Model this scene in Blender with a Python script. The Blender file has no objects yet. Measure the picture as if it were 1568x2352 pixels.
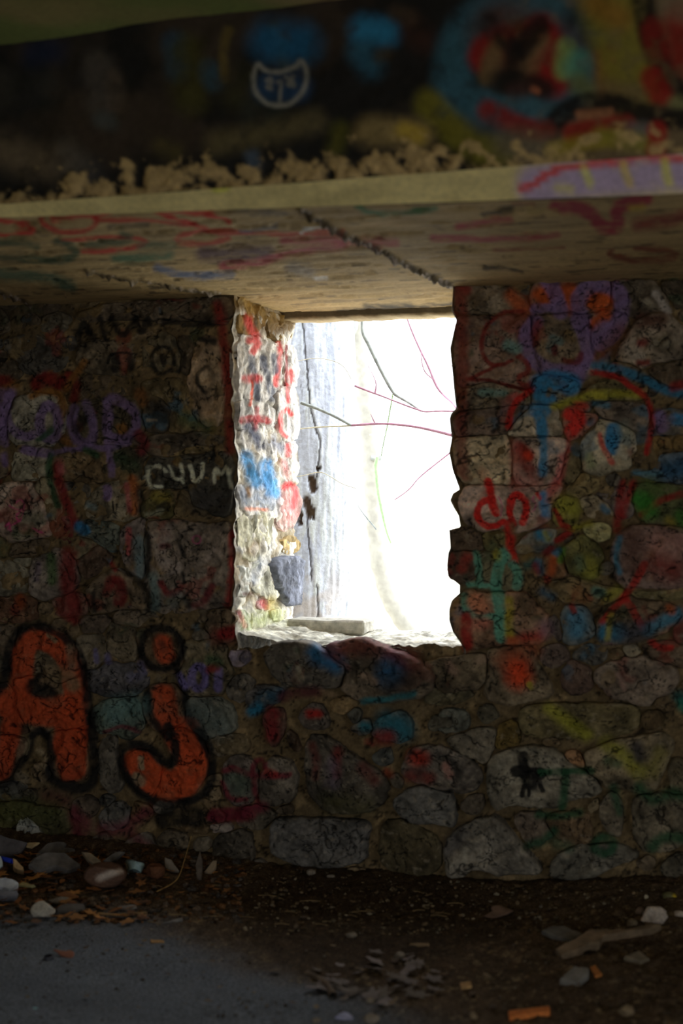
import bpy, bmesh, math, random
import numpy as np
from math import sin, cos, pi, radians

random.seed(7)
C = bpy.context.scene.collection
SC = bpy.context.scene

# ------------------------------------------------------------------ camera
F = 3300.0; CX = 784.0; HY = 1130.0; EYE = 1.31; YAW = radians(17.0)
DV = np.array([-sin(YAW), cos(YAW), 0.0]); RV = np.array([cos(YAW), sin(YAW), 0.0])
CAM = np.array([0.0, 0.0, EYE])
cam = bpy.data.cameras.new('camera'); camo = bpy.data.objects.new('camera', cam); C.objects.link(camo)
camo.location = CAM; camo.rotation_euler = (pi / 2, 0, YAW)
cam.sensor_fit = 'HORIZONTAL'; cam.sensor_width = 24.0; cam.lens = F / 1568 * 24.0
cam.shift_y = -(1176 - HY) / 1568.0
cam.dof.use_dof = True; cam.dof.focus_distance = 6.1; cam.dof.aperture_fstop = 2.0
cam.clip_start = 0.05; cam.clip_end = 200
SC.camera = camo
# ------------------------------------------------------------------ sky, exposure, light
W = 4.74                      # front face of the window wall
THICK = 0.62
SLAB = 2.0                    # underside of the lintel slab
CEIL = 2.46
world = bpy.data.worlds.new('world'); SC.world = world; world.use_nodes = True
bg = world.node_tree.nodes['Background']
bg.inputs[0].default_value = (0.93, 0.965, 1.0, 1); bg.inputs[1].default_value = 5.6   # bright overcast sky
SC.view_settings.view_transform = 'Standard'; SC.view_settings.look = 'None'
SC.view_settings.exposure = 0.0; SC.view_settings.gamma = 1.0
SC.view_settings.use_curve_mapping = False
SC.cycles.use_denoising = True
SC.cycles.max_bounces = 10; SC.cycles.diffuse_bounces = 6; SC.cycles.glossy_bounces = 3
SC.cycles.caustics_reflective = False; SC.cycles.caustics_refractive = False
SC.cycles.sample_clamp_indirect = 4.0
# the room is open behind the camera: the opening in its rear wall lets the sky in
RX0, RX1, RY = -4.3, 2.6, -3.0          # left wall, right wall, rear wall
OX0, OX1, OZ1 = -1.15, 0.05, 1.6            # rear opening
LY0, LY1, LZ1 = -0.6, 0.4, 0.8          # low doorway in the left wall
QY0, QY1, QZ1 = 0.8, 1.8, 1.6           # opening in the right wall
def portal(name, loc, rot, sx, sy):
    l = bpy.data.lights.new(name, 'AREA'); l.shape = 'RECTANGLE'; l.size = sx; l.size_y = sy
    l.cycles.is_portal = True
    o = bpy.data.objects.new(name, l); o.location = loc; o.rotation_euler = rot; C.objects.link(o)
portal('sky_portal_rear', ((OX0 + OX1) / 2, RY - 0.02, OZ1 / 2), (radians(90), 0, 0), OX1 - OX0, OZ1)
portal('sky_portal_doorway', (RX0 - 0.02, (LY0 + LY1) / 2, LZ1 / 2), (radians(90), 0, radians(-90)), LY1 - LY0, LZ1)
portal('sky_portal_opening', (RX1 + 0.02, (QY0 + QY1) / 2, QZ1 / 2), (radians(90), 0, radians(90)), QY1 - QY0, QZ1)
portal('sky_portal_window', (-1.55, W + THICK + 0.03, 1.38), (radians(-90), 0, 0), 1.0, 1.3)

# ------------------------------------------------------------------ projection helpers
def ray(px, py):
    px = np.asarray(px, float); py = np.asarray(py, float)
    x = (px - CX) / F; y = (HY - py) / F
    return np.stack([DV[0] + x * RV[0], DV[1] + x * RV[1], y + 0 * x], -1)
def on_y(px, py, Y):
    d = ray(px, py); return CAM + d * (Y / d[..., 1])[..., None]
def on_z(px, py, Z):
    d = ray(px, py); return CAM + d * ((Z - EYE) / d[..., 2])[..., None]
def on_plane(px, py, P0, N):
    d = ray(px, py); t = np.dot(P0 - CAM, N) / (d @ N); return CAM + d * t[..., None]
def proj(P):
    r = P - CAM; dep = r @ DV; dep = np.maximum(dep, 0.05)
    return CX + F * (r @ RV) / dep, HY - F * r[..., 2] / dep
# ------------------------------------------------------------------ noise
def _h(ix, iy, iz, s):
    n = (ix * 374761393 + iy * 668265263 + iz * 2147483647 + s * 974634777).astype(np.int64) & 0xffffffff
    n = ((n ^ (n >> 13)) * 1274126177) & 0xffffffff
    n = (n ^ (n >> 16)) & 0xffffffff
    return n / 4294967295.0
def vn(P, s=0):
    P = np.asarray(P, float); I = np.floor(P).astype(np.int64); f = P - I; f = f * f * (3 - 2 * f)
    x, y, z = I[..., 0], I[..., 1], I[..., 2]; a, b, c = f[..., 0], f[..., 1], f[..., 2]
    r = 0
    for dx in (0, 1):
        for dy in (0, 1):
            for dz in (0, 1):
                r = r + _h(x + dx, y + dy, z + dz, s) * (a if dx else 1 - a) * (b if dy else 1 - b) * (c if dz else 1 - c)
    return r
def fbm(P, sc=1.0, o=4, s=0):
    P = np.asarray(P, float) * sc; r = 0; a = 0.5; t = 0
    for k in range(o):
        r = r + a * vn(P, s + k * 17); t += a; a *= 0.55; P = P * 2.03 + 11.3
    return r / t
def ss(a, b, x):
    t = np.clip((x - a) / (b - a), 0, 1); return t * t * (3 - 2 * t)
def lin(c):
    c = np.asarray(c, float) / 255.0
    return np.where(c <= 0.04045, c / 12.92, ((c + 0.055) / 1.055) ** 2.4)
E0 = 0.2                    # paint colours below are written as they photograph in this dim room: albedo = linear / E0
def alb(c, e=E0): return np.minimum(lin(c) / e, 0.85)

# ------------------------------------------------------------------ mesh helpers
def mesh_np(name, V, Q, col=None, mat=None, parent=None, smooth=True):
    V = np.asarray(V, np.float32); Q = np.asarray(Q, np.int32)
    me = bpy.data.meshes.new(name); k = Q.shape[1]
    me.vertices.add(len(V)); me.vertices.foreach_set('co', V.ravel())
    me.loops.add(Q.size); me.loops.foreach_set('vertex_index', Q.ravel())
    me.polygons.add(len(Q)); me.polygons.foreach_set('loop_start', np.arange(0, Q.size, k, dtype=np.int32))
    me.polygons.foreach_set('use_smooth', np.full(len(Q), smooth))
    me.update(calc_edges=True)
    if col is not None:
        a = me.color_attributes.new('paint', 'FLOAT_COLOR', 'POINT')
        cc = np.ones((len(V), 4), np.float32); cc[:, :3] = col; a.data.foreach_set('color', cc.ravel())
    if mat: me.materials.append(mat)
    o = bpy.data.objects.new(name, me); C.objects.link(o)
    if parent: o.parent = parent
    return o
def grid_quads(nr, nc, off=0, flip=False):
    i = np.arange(nr - 1)[:, None]; j = np.arange(nc - 1)[None]
    a = (i * nc + j).ravel() + off
    q = np.stack([a, a + 1, a + nc + 1, a + nc], 1)
    return q[:, ::-1] if flip else q
def obj_bm(name, bm, mat, parent=None, smooth=False):
    me = bpy.data.meshes.new(name); bm.to_mesh(me); bm.free()
    if smooth:
        for p in me.polygons: p.use_smooth = True
    me.materials.append(mat); o = bpy.data.objects.new(name, me); C.objects.link(o)
    if parent: o.parent = parent
    return o
def tag(o, label=None, cat=None, group=None, kind=None):
    if label: o['label'] = label
    if cat: o['category'] = cat
    if group: o['group'] = group
    if kind: o['kind'] = kind
    return o
def box_bm(bm, lo, hi):
    vs = [bm.verts.new((x, y, z)) for x in (lo[0], hi[0]) for y in (lo[1], hi[1]) for z in (lo[2], hi[2])]
    for f in ((0, 1, 3, 2), (4, 6, 7, 5), (0, 4, 5, 1), (2, 3, 7, 6), (0, 2, 6, 4), (1, 5, 7, 3)):
        bm.faces.new([vs[i] for i in f])
def tube(pts, rad, n=8):
    """vertices and quads of a tapering tube through pts"""
    P = np.asarray(pts, float); R = np.asarray(rad, float) * np.ones(len(P))
    T = np.gradient(P, axis=0); T /= np.linalg.norm(T, axis=1)[:, None]
    up = np.array([0.31, -0.9, 0.29]); A = np.cross(T, up); A /= np.linalg.norm(A, axis=1)[:, None]; B = np.cross(T, A)
    th = np.linspace(0, 2 * pi, n, endpoint=False)
    V = P[:, None] + R[:, None, None] * (A[:, None] * np.cos(th)[None, :, None] + B[:, None] * np.sin(th)[None, :, None])
    V = V.reshape(-1, 3); m = len(P); q = []
    for i in range(m - 1):
        for j in range(n):
            q.append((i * n + j, i * n + (j + 1) % n, (i + 1) * n + (j + 1) % n, (i + 1) * n + j))
    return V, np.array(q)
def smooth_open(p, it=2):
    p = np.asarray(p, float)
    for _ in range(it):
        if len(p) < 3: return p
        a = p[:-1] * .75 + p[1:] * .25; b = p[:-1] * .25 + p[1:] * .75
        m = np.empty((2 * len(a), p.shape[1])); m[0::2] = a; m[1::2] = b
        p = np.vstack([p[:1], m[1:-1], p[-1:]])
    return p
def chaikin(p, it=1):
    p = np.asarray(p, float)
    for _ in range(it):
        n = np.roll(p, -1, 0); a = p * .78 + n * .22; b = p * .22 + n * .78
        m = np.empty((2 * len(p), p.shape[1])); m[0::2] = a; m[1::2] = b; p = m
    return p
def resample(p, step):
    q = np.vstack([p, p[:1]]); L = np.r_[0, np.cumsum(np.linalg.norm(np.diff(q, axis=0), axis=1))]
    n = max(10, int(L[-1] / step)); t = np.linspace(0, L[-1], n, endpoint=False)
    return np.stack([np.interp(t, L, q[:, k]) for k in range(p.shape[1])], 1)

# ------------------------------------------------------------------ materials
def painted(name, bump=0.4, scale=140.0, rough=0.85, spec=0.25, mottle=0.5):
    m = bpy.data.materials.new(name); m.use_nodes = True; nt = m.node_tree; N = nt.nodes; L = nt.links
    b = N['Principled BSDF']; b.inputs['Roughness'].default_value = rough; b.inputs['Specular IOR Level'].default_value = spec
    at = N.new('ShaderNodeAttribute'); at.attribute_name = 'paint'
    tc = N.new('ShaderNodeTexCoord')
    n1 = N.new('ShaderNodeTexNoise'); n1.inputs['Scale'].default_value = scale; n1.inputs['Detail'].default_value = 6
    L.new(tc.outputs['Object'], n1.inputs['Vector'])
    mr = N.new('ShaderNodeMapRange'); mr.inputs[1].default_value = .3; mr.inputs[2].default_value = .7
    mr.inputs[3].default_value = 1 - mottle; mr.inputs[4].default_value = 1 + mottle
    L.new(n1.outputs['Fac'], mr.inputs[0])
    mx = N.new('ShaderNodeVectorMath'); mx.operation = 'SCALE'
    L.new(at.outputs['Color'], mx.inputs[0]); L.new(mr.outputs[0], mx.inputs['Scale'])
    L.new(mx.outputs[0], b.inputs['Base Color'])
    n2 = N.new('ShaderNodeTexNoise'); n2.inputs['Scale'].default_value = scale * .55; n2.inputs['Detail'].default_value = 8
    L.new(tc.outputs['Object'], n2.inputs['Vector'])
    bp = N.new('ShaderNodeBump'); bp.inputs['Strength'].default_value = bump; bp.inputs['Distance'].default_value = 0.012
    L.new(n2.outputs['Fac'], bp.inputs['Height']); L.new(bp.outputs[0], b.inputs['Normal'])
    return m
def plain(name, col, rough=0.85, scale=30.0, var=0.35, spec=0.3, bump=0.25, trans=0.0):
    m = bpy.data.materials.new(name); m.use_nodes = True; nt = m.node_tree; N = nt.nodes; L = nt.links
    b = N['Principled BSDF']; b.inputs['Roughness'].default_value = rough; b.inputs['Specular IOR Level'].default_value = spec
    b.inputs['Transmission Weight'].default_value = trans
    tc = N.new('ShaderNodeTexCoord'); n = N.new('ShaderNodeTexNoise'); n.inputs['Scale'].default_value = scale; n.inputs['Detail'].default_value = 5
    L.new(tc.outputs['Object'], n.inputs['Vector'])
    r = N.new('ShaderNodeValToRGB'); c = np.asarray(col, float)
    r.color_ramp.elements[0].position = .3; r.color_ramp.elements[1].position = .7
    r.color_ramp.elements[0].color = (*np.clip(c * (1 - var), 0, 1), 1); r.color_ramp.elements[1].color = (*np.clip(c * (1 + var), 0, 1), 1)
    L.new(n.outputs['Fac'], r.inputs[0]); L.new(r.outputs[0], b.inputs['Base Color'])
    bp = N.new('ShaderNodeBump'); bp.inputs['Strength'].default_value = bump; bp.inputs['Distance'].default_value = 0.005
    L.new(n.outputs['Fac'], bp.inputs['Height']); L.new(bp.outputs[0], b.inputs['Normal'])
    return m
M_WALL = painted('painted_masonry', .45, 90.0, mottle=.22)
M_SLAB = painted('painted_concrete', .3, 70.0, mottle=.12)
M_ROCK = painted('loose_stone', .4, 150.0, .85, mottle=.2)
M_SOIL = painted('soil_and_concrete', .6, 160.0, .9, .15, mottle=.6)
M_BARK = painted('weathered_bark', .5, 60.0, .9, mottle=.15)
M_SHELL = plain('rough_concrete', (.16, .14, .115), scale=6)
M_BOUNCEFLOOR = plain('pale_bounce_floor', (.48, .45, .40), scale=5)  # unseen floor behind the camera, made pale to bounce light up at the slab
M_GROUND = plain('pale_leaf_litter', (.62, .58, .48), scale=3)


TS = 560 / 1568.0
TILE = {'A': (0, 660, TS), 'B': (0, 1160, TS), 'C': (0, 1660, TS), 'D': (500, 1440, TS), 'E': (1008, 620, TS), 'F': (1008, 1100, TS), 'G': (1008, 1560, TS),
        'J': (500, 640, 600 / 1568), 'K': (500, 1100, 600 / 1568), 'P': (0, 0, 1.0), 'U': (0, 360, .5), 'V': (784, 300, .5),
        'S': (0, 1880, 300 / 1568), 'T': (250, 1900, 400 / 1568), 'R': (1068, 1980, 500 / 1568), 'M': (600, 1980, 500 / 1568), 'H': (784, 0, .5),
        'X': (780, 700, 280 / 1568)}
def tp(t, pts):
    ox, oy, s = TILE[t]; p = np.asarray(pts, float).reshape(-1, 2); return np.stack([ox + p[:, 0] * s, oy + p[:, 1] * s], 1)
# ------------------------------------------------------------------ the stones of the window wall: (tile, outline, colour or None, proud height m)
ST = [
('A', [(340,170),(460,210),(480,280),(400,330),(300,330),(250,260)], (46,42,34), .012),
('A', [(70,330),(330,330),(420,400),(400,520),(200,560),(160,540),(120,470),(60,430)], (44,41,36), .016),
('A', [(0,420),(60,440),(120,500),(155,580),(60,600),(-60,580),(-60,430)], (40,34,26), .014),
('A', [(500,170),(640,120),(980,90),(1290,80),(1500,60),(1510,230),(1420,245),(1250,215),(1050,205),(760,210),(500,240)], (52,44,34), .022),
('A', [(530,400),(620,350),(760,380),(900,370),(920,520),(800,560),(620,545),(530,520)], (60,52,40), .016),
('A', [(930,330),(1050,300),(1120,350),(1180,430),(1140,540),(1030,560),(930,530)], (50,44,32), .014),
('A', [(1250,400),(1330,330),(1410,350),(1430,640),(1420,870),(1300,860),(1230,760),(1210,700),(1250,560)], (78,66,52), .018),
('A', [(1160,340),(1230,330),(1240,440),(1200,560),(1170,480)], (45,38,28), .01),
('A', [(930,620),(1140,600),(1200,650),(1200,760),(1270,880),(1170,940),(1080,930),(1120,800),(1040,680),(930,680)], (54,46,30), .016),
('A', [(930,800),(1000,730),(1100,760),(1110,850),(1060,930),(950,900)], (44,38,30), .014),
('A', [(540,740),(720,700),(840,730),(900,800),(920,920),(850,970),(700,990),(560,980),(500,900),(510,800)], (48,42,30), .02),
('A', [(90,760),(200,700),(380,720),(410,800),(390,960),(330,1020),(150,1020),(60,900)], (78,74,64), .022),
('A', [(-60,680),(70,660),(90,740),(40,860),(40,980),(-60,1000)], (52,44,44), .016),
('A', [(150,1020),(330,1030),(330,1090),(280,1210),(110,1240),(100,1150),(140,1080)], (76,72,60), .016),
('A', [(340,1100),(500,1070),(640,1090),(660,1240),(500,1250),(430,1230),(350,1200)], (52,42,28), .016),
('A', [(680,1110),(780,1080),(850,1050),(950,1070),(900,1210),(800,1220),(690,1220)], (44,38,28), .014),
('A', [(950,970),(1080,950),(1300,950),(1480,970),(1500,1040),(1300,1010),(1240,1060),(1100,1090),(970,1060)], (44,38,30), .014),
('A', [(930,1110),(1250,1070),(1520,1070),(1515,1440),(1390,1455),(1250,1400),(1230,1290),(940,1290)], (34,32,27), .022),
('A', [(950,1310),(1110,1300),(1140,1380),(1100,1480),(960,1480),(930,1420)], (44,40,22), .014),
('A', [(1150,1310),(1225,1310),(1245,1410),(1350,1450),(1130,1460)], (48,40,26), .01),
('A', [(560,1400),(640,1310),(800,1230),(880,1280),(890,1470),(740,1490),(620,1480)], (66,60,48), .018),
('A', [(-60,1350),(80,1270),(160,1265),(230,1300),(300,1400),(335,1520),(325,1590),(120,1635),(50,1600),(-60,1550)], (92,80,70), .03),
('A', [(260,1245),(340,1250),(380,1400),(390,1560),(340,1560),(300,1380),(250,1310)], (66,60,46), .01),
('A', [(420,560),(510,600),(490,700),(420,740),(400,650)], (50,36,20), .012),
('A', [(560,580),(740,590),(700,690),(560,720),(530,650)], (46,38,28), .012),
('A', [(1060,1095),(1230,1020),(1340,1020),(1320,1060),(1200,1075)], (66,56,36), .01),
('B', [(410,90),(460,100),(480,210),(460,270),(420,200)], (60,34,30), .012),
('B', [(490,110),(750,120),(750,250),(710,290),(590,210),(490,190)], (46,48,42), .016),
('B', [(480,200),(590,215),(640,250),(560,310),(500,350),(480,290)], (52,46,34), .012),
('B', [(520,350),(640,250),(700,310),(690,370),(620,420),(560,460),(500,400)], (44,34,26), .014),
('B', [(800,180),(880,110),(940,110),(930,470),(850,440),(820,330)], (56,50,46), .02),
('B', [(945,110),(1130,105),(1300,150),(1470,120),(1495,200),(1510,400),(1490,620),(1430,650),(1250,650),(1100,680),(980,660),(955,500)], (60,53,46), .028),
('B', [(200,400),(280,310),(370,300),(470,330),(510,430),(480,500),(420,590),(270,605),(200,520)], (60,54,48), .022),
('B', [(100,350),(200,330),(215,380),(180,400),(120,390)], (78,74,62), .016),
('B', [(-60,190),(50,220),(60,290),(-60,330)], (44,42,32), .014),
('B', [(120,250),(300,220),(320,290),(180,330),(90,330),(70,290)], (46,38,28), .012),
('B', [(-60,400),(110,360),(190,410),(190,520),(130,560),(40,580),(-60,560)], (62,58,48), .014),
('B', [(580,560),(640,500),(760,420),(900,500),(940,600),(940,670),(760,650),(590,690)], (64,54,42), .018),
('B', [(760,690),(900,680),(1000,700),(990,760),(780,760)], (58,50,40), .014),
('B', [(340,600),(420,580),(560,600),(540,690),(420,730),(360,680)], (56,42,34), .012),
('B', [(-60,600),(180,590),(250,640),(230,720),(100,740),(-60,720)], (46,32,22), .014),
('B', [(510,760),(600,720),(700,740),(690,800),(560,830)], (52,44,36), .012),
('B', [(520,880),(560,830),(640,830),(680,900),(640,1040),(560,1050),(520,960)], (56,50,40), .016),
('B', [(700,780),(830,780),(880,850),(880,960),(800,1000),(740,960)], (48,42,32), .014),
('B', [(570,1080),(700,1030),(860,1030),(930,1080),(930,1180),(820,1210),(640,1200),(570,1150)], (42,40,40), .018),
('B', [(890,850),(960,790),(1080,790),(1150,880),(1180,980),(1130,1060),(1000,1040),(900,960)], (50,40,28), .02),
('B', [(1200,890),(1320,870),(1420,890),(1460,980),(1480,1120),(1420,1200),(1240,1210),(1170,1150),(1200,1000)], (52,46,34), .02),
('B', [(1370,700),(1480,660),(1530,710),(1520,850),(1420,870),(1350,820)], (56,46,34), .014),
('B', [(130,800),(300,790),(470,880),(510,960),(490,1070),(400,1150),(280,1060),(120,1110),(90,1000)], (56,48,36), .016),
('B', [(80,1130),(260,1080),(380,1160),(540,1110),(560,1300),(540,1440),(340,1440),(200,1430),(120,1330)], (52,42,30), .018),
('B', [(-60,1200),(80,1150),(120,1330),(180,1430),(100,1460),(-60,1400)], (46,34,24), .014),
('B', [(620,1310),(740,1260),(880,1260),(910,1400),(860,1480),(700,1480),(620,1400)], (48,52,44), .016),
('B', [(950,1190),(1130,1170),(1180,1260),(1160,1400),(1050,1450),(960,1370)], (54,42,30), .014),
('B', [(1220,1260),(1400,1240),(1500,1330),(1480,1480),(1300,1500),(1220,1400)], (48,48,42), .016),
('B', [(-60,790),(100,800),(90,920),(50,990),(-60,1000)], (54,46,36), .012),
('C', [(-60,90),(120,90),(180,140),(110,260),(60,360),(-60,380)], (50,38,28), .014),
('C', [(330,60),(540,20),(570,250),(560,370),(430,380),(340,330),(320,180)], (50,38,26), .016),
('C', [(800,260),(840,180),(960,180),(1040,270),(1020,400),(960,480),(860,400)], (50,40,28), .014),
('C', [(1050,60),(1170,30),(1290,100),(1340,220),(1310,380),(1230,470),(1090,490),(1030,420),(1055,300),(1150,270)], (50,40,28), .016),
('C', [(640,100),(760,60),(750,300),(800,400),(740,460),(650,380)], (46,42,36), .014),
('C', [(130,620),(180,580),(260,640),(290,740),(200,760),(140,720)], (74,74,70), .03),
('C', [(-60,520),(130,500),(260,540),(440,540),(460,690),(300,740),(250,640),(180,575),(100,640),(20,720),(-60,700)], (40,37,20), .02),
('C', [(660,560),(760,500),(840,560),(810,660),(720,690),(640,640)], (52,50,46), .014),
('C', [(1380,80),(1480,90),(1490,180),(1400,220),(1340,150)], (60,52,40), .012),
('C', [(1340,650),(1470,640),(1500,700),(1380,710)], (66,58,52), .012),
('C', [(480,480),(620,470),(640,560),(540,640),(470,600)], (44,36,28), .012),
('C', [(860,500),(960,540),(1000,570),(930,640),(860,620)], (56,44,28), .01),
('C', [(1060,690),(1180,700),(1220,790),(1100,820),(1010,780)], (42,36,27), .012),
('D', [(310,160),(370,90),(520,80),(630,100),(690,140),(760,200),(850,250),(800,380),(700,390),(550,380),(440,370),(380,310),(330,220)], (46,42,36), .05),
('D', [(690,105),(820,80),(930,65),(1010,95),(1160,150),(1300,210),(1420,290),(1400,430),(1200,470),(930,470),(860,430),(800,380),(850,250),(760,190)], (50,43,34), .055),
('D', [(1320,230),(1450,200),(1560,190),(1720,160),(1740,250),(1700,390),(1568,420),(1420,430),(1400,300)], (56,48,36), .025),
('D', [(170,420),(270,370),(420,390),(420,470),(300,520),(190,500)], (40,38,36), .014),
('D', [(290,560),(380,510),(440,540),(420,680),(360,790),(320,680)], (44,30,24), .014),
('D', [(520,560),(620,480),(690,520),(720,600),(700,650),(580,660)], (40,35,30), .016),
('D', [(830,560),(880,510),(930,560),(890,620)], (48,46,40), .012),
('D', [(1000,600),(1200,530),(1250,620),(1240,740),(1010,720)], (40,44,42), .016),
('D', [(1360,580),(1540,560),(1560,650),(1360,670)], (46,43,35), .014),
('D', [(570,700),(700,700),(840,800),(980,890),(1110,990),(1060,1140),(950,1190),(700,1180),(610,1100),(570,960)], (40,36,30), .024),
('D', [(1190,900),(1240,780),(1400,760),(1500,790),(1620,850),(1710,940),(1660,1050),(1560,1060),(1400,1020),(1290,1000),(1190,960)], (52,47,41), .022),
('D', [(1120,1110),(1280,1020),(1400,1050),(1520,1080),(1530,1290),(1440,1260),(1300,1265),(1200,1230)], (50,48,44), .024),
('D', [(350,1260),(400,1225),(800,1235),(960,1250),(985,1290),(950,1400),(960,1500),(740,1540),(540,1530),(420,1480),(345,1430)], (45,43,40), .03),
('D', [(1060,1250),(1200,1240),(1300,1300),(1440,1360),(1430,1560),(1300,1600),(1080,1560),(1040,1400)], (36,31,20), .016),
('D', [(60,830),(220,830),(270,980),(240,1120),(100,1150),(40,1050)], (54,48,42), .016),
('D', [(280,1000),(330,830),(470,850),(520,960),(480,1120),(380,1150),(270,1130)], (52,47,40), .018),
('D', [(-20,720),(100,690),(200,720),(190,800),(80,820),(-20,800)], (54,46,32), .012),
('D', [(-20,1330),(200,1300),(230,1420),(220,1540),(-20,1560)], (38,34,28), .014),
('D', [(450,660),(500,700),(540,780),(500,800),(450,740)], (34,26,18), .01),
('D', [(990,820),(1110,770),(1120,880),(1040,890)], (48,48,44), .012),
('D', [(80,150),(200,140),(210,220),(120,260)], (66,60,66), .02),
('D', [(740,460),(850,450),(910,490),(860,530),(800,560),(730,520)], (62,50,32), .012),
('E', [(90,120),(200,70),(450,120),(580,230),(540,270),(340,290),(120,280)], (56,48,38), .02),
('E', [(590,80),(800,50),(1100,40),(1110,240),(870,265),(600,265)], (60,48,40), .022),
('E', [(1120,60),(1200,60),(1400,90),(1500,240),(1400,260),(1300,290),(1200,280),(1120,230)], (48,42,34), .02),
('E', [(1420,80),(1640,100),(1640,250),(1510,240)], (40,34,26), .016),
('E', [(100,300),(340,290),(500,300),(590,310),(600,430),(640,640),(560,765),(320,712),(150,760),(110,620)], (62,50,42), .024),
('E', [(600,310),(880,290),(960,360),(990,560),(960,680),(820,690),(650,645),(610,500)], (66,56,44), .022),
('E', [(980,300),(1100,250),(1200,300),(1190,380),(1080,480),(1000,520),(980,420)], (54,46,42), .016),
('E', [(1240,420),(1330,300),(1430,290),(1560,370),(1568,560),(1440,600),(1270,610),(1150,570),(1200,480)], (72,64,54), .03),
('E', [(150,775),(320,725),(540,775),(590,830),(560,860),(390,870),(130,890)], (66,58,46), .016),
('E', [(620,710),(740,690),(880,710),(870,820),(700,850),(600,840)], (52,50,42), .016),
('E', [(920,800),(1100,720),(1250,750),(1330,820),(1280,840),(1080,830),(930,850)], (54,48,30), .02),
('E', [(110,940),(390,890),(570,880),(530,930),(450,1020),(400,1060),(260,1050),(110,1070)], (60,50,42), .022),
('E', [(480,1000),(590,890),(720,880),(780,960),(800,1060),(640,1070),(450,1060)], (94,86,72), .02),
('E', [(790,910),(980,930),(1000,1000),(900,1050),(820,1080)], (76,52,42), .016),
('E', [(100,1090),(280,1075),(460,1075),(470,1380),(300,1370),(160,1340),(100,1200)], (96,86,68), .026),
('E', [(480,1080),(640,1080),(810,1080),(800,1280),(700,1385),(480,1385)], (92,80,70), .024),
('E', [(940,1120),(1000,1010),(1100,970),(1210,1010),(1250,1120),(1230,1250),(1100,1280),(1000,1320),(930,1250)], (84,78,64), .034),
('E', [(820,1180),(890,1160),(910,1290),(850,1380),(800,1300)], (62,54,36), .014),
('E', [(1000,870),(1250,850),(1340,900),(1300,1030),(1210,1000),(1090,955)], (62,54,46), .018),
('E', [(1390,920),(1640,920),(1640,1060),(1420,1060)], (54,50,44), .018),
('E', [(1390,1080),(1490,1070),(1500,1160),(1390,1160)], (66,52,30), .018),
('E', [(1510,1070),(1640,1060),(1640,1150),(1510,1150)], (60,48,28), .016),
('E', [(1240,1300),(1420,1290),(1440,1200),(1640,1180),(1640,1360),(1400,1340)], (40,46,50), .018),
('E', [(850,1400),(920,1310),(1000,1340),(1010,1400),(940,1440),(850,1440)], (72,62,40), .016),
('E', [(1350,620),(1568,590),(1640,600),(1640,720),(1430,720)], (48,40,30), .014),
('F', [(170,62),(340,45),(600,52),(780,45),(720,150),(710,250),(540,320),(300,330),(180,280),(140,180)], (98,84,74), .024),
('F', [(740,170),(860,120),(900,200),(860,240),(880,300),(800,290),(740,230)], (70,64,34), .014),
('F', [(910,150),(1010,110),(1120,200),(1090,250),(960,220)], (74,66,52), .014),
('F', [(1010,90),(1240,60),(1240,220),(1160,240),(1090,150)], (56,50,46), .014),
('F', [(1250,60),(1420,40),(1640,90),(1640,280),(1460,270),(1320,260),(1250,150)], (42,44,26), .016),
('F', [(70,330),(200,320),(290,420),(250,450),(80,460)], (52,42,32), .018),
('F', [(300,350),(410,330),(440,450),(330,460),(290,400)], (60,54,32), .014),
('F', [(55,560),(75,480),(200,450),(260,560),(230,650),(150,670),(70,640)], (50,40,32), .03),
('F', [(280,480),(430,465),(520,530),(530,690),(390,710),(230,700),(265,570)], (54,50,36), .018),
('F', [(70,880),(90,800),(160,725),(400,735),(560,745),(640,850),(720,900),(720,1010),(600,1050),(400,1050),(200,1090),(120,1010)], (74,56,42), .036),
('F', [(500,440),(650,340),(760,340),(720,420),(600,460),(520,460)], (72,70,62), .018),
('F', [(930,300),(1080,310),(1090,370),(1000,380)], (84,80,54), .02),
('F', [(820,420),(920,380),(1010,440),(1040,540),(1000,620),(880,620),(820,560)], (58,56,30), .03),
('F', [(690,500),(800,480),(820,600),(780,650),(700,640)], (64,46,30), .016),
('F', [(1130,500),(1150,380),(1250,320),(1450,320),(1640,350),(1640,700),(1380,690),(1240,690),(1150,620)], (66,54,48), .045),
('F', [(720,650),(860,640),(1000,690),(1150,700),(1170,740),(1080,790),(980,800),(830,790),(740,730)], (62,52,34), .018),
('F', [(1250,715),(1450,735),(1640,705),(1640,760),(1400,765),(1280,755)], (58,52,34), .012),
('F', [(1030,920),(1120,820),(1220,775),(1440,790),(1560,870),(1470,960),(1300,1020),(1130,1050),(1060,1040)], (58,48,36), .026),
('F', [(810,830),(920,820),(980,940),(970,1000),(850,1050),(800,1000)], (46,48,46), .018),
('F', [(660,1110),(760,1070),(820,1130),(810,1180),(700,1190)], (46,38,33), .014),
('F', [(820,1190),(900,1170),(970,1240),(960,1340),(880,1370),(810,1320)], (44,34,28), .014),
('F', [(320,1100),(480,1085),(600,1090),(620,1200),(720,1350),(690,1400),(500,1430),(350,1420),(300,1350),(330,1240)], (58,50,38), .026),
('F', [(1000,1270),(1080,1190),(1300,1130),(1500,1200),(1520,1310),(1450,1390),(1280,1450),(1120,1390)], (60,52,44), .028),
('F', [(1300,1080),(1400,1060),(1640,1080),(1640,1200),(1500,1190),(1350,1150)], (54,44,34), .016),
('F', [(1190,1090),(1280,1080),(1300,1120),(1220,1140)], (70,64,52), .012),
('F', [(-100,1345),(100,1330),(190,1330),(210,1390),(100,1430),(-80,1430)], (50,45,32), .014),
('F', [(660,880),(750,900),(790,1000),(740,1040),(690,990)], (48,42,38), .012),
('G', [(50,380),(180,340),(290,310),(375,330),(350,440),(300,545),(230,500),(80,440)], (58,53,44), .02),
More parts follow.
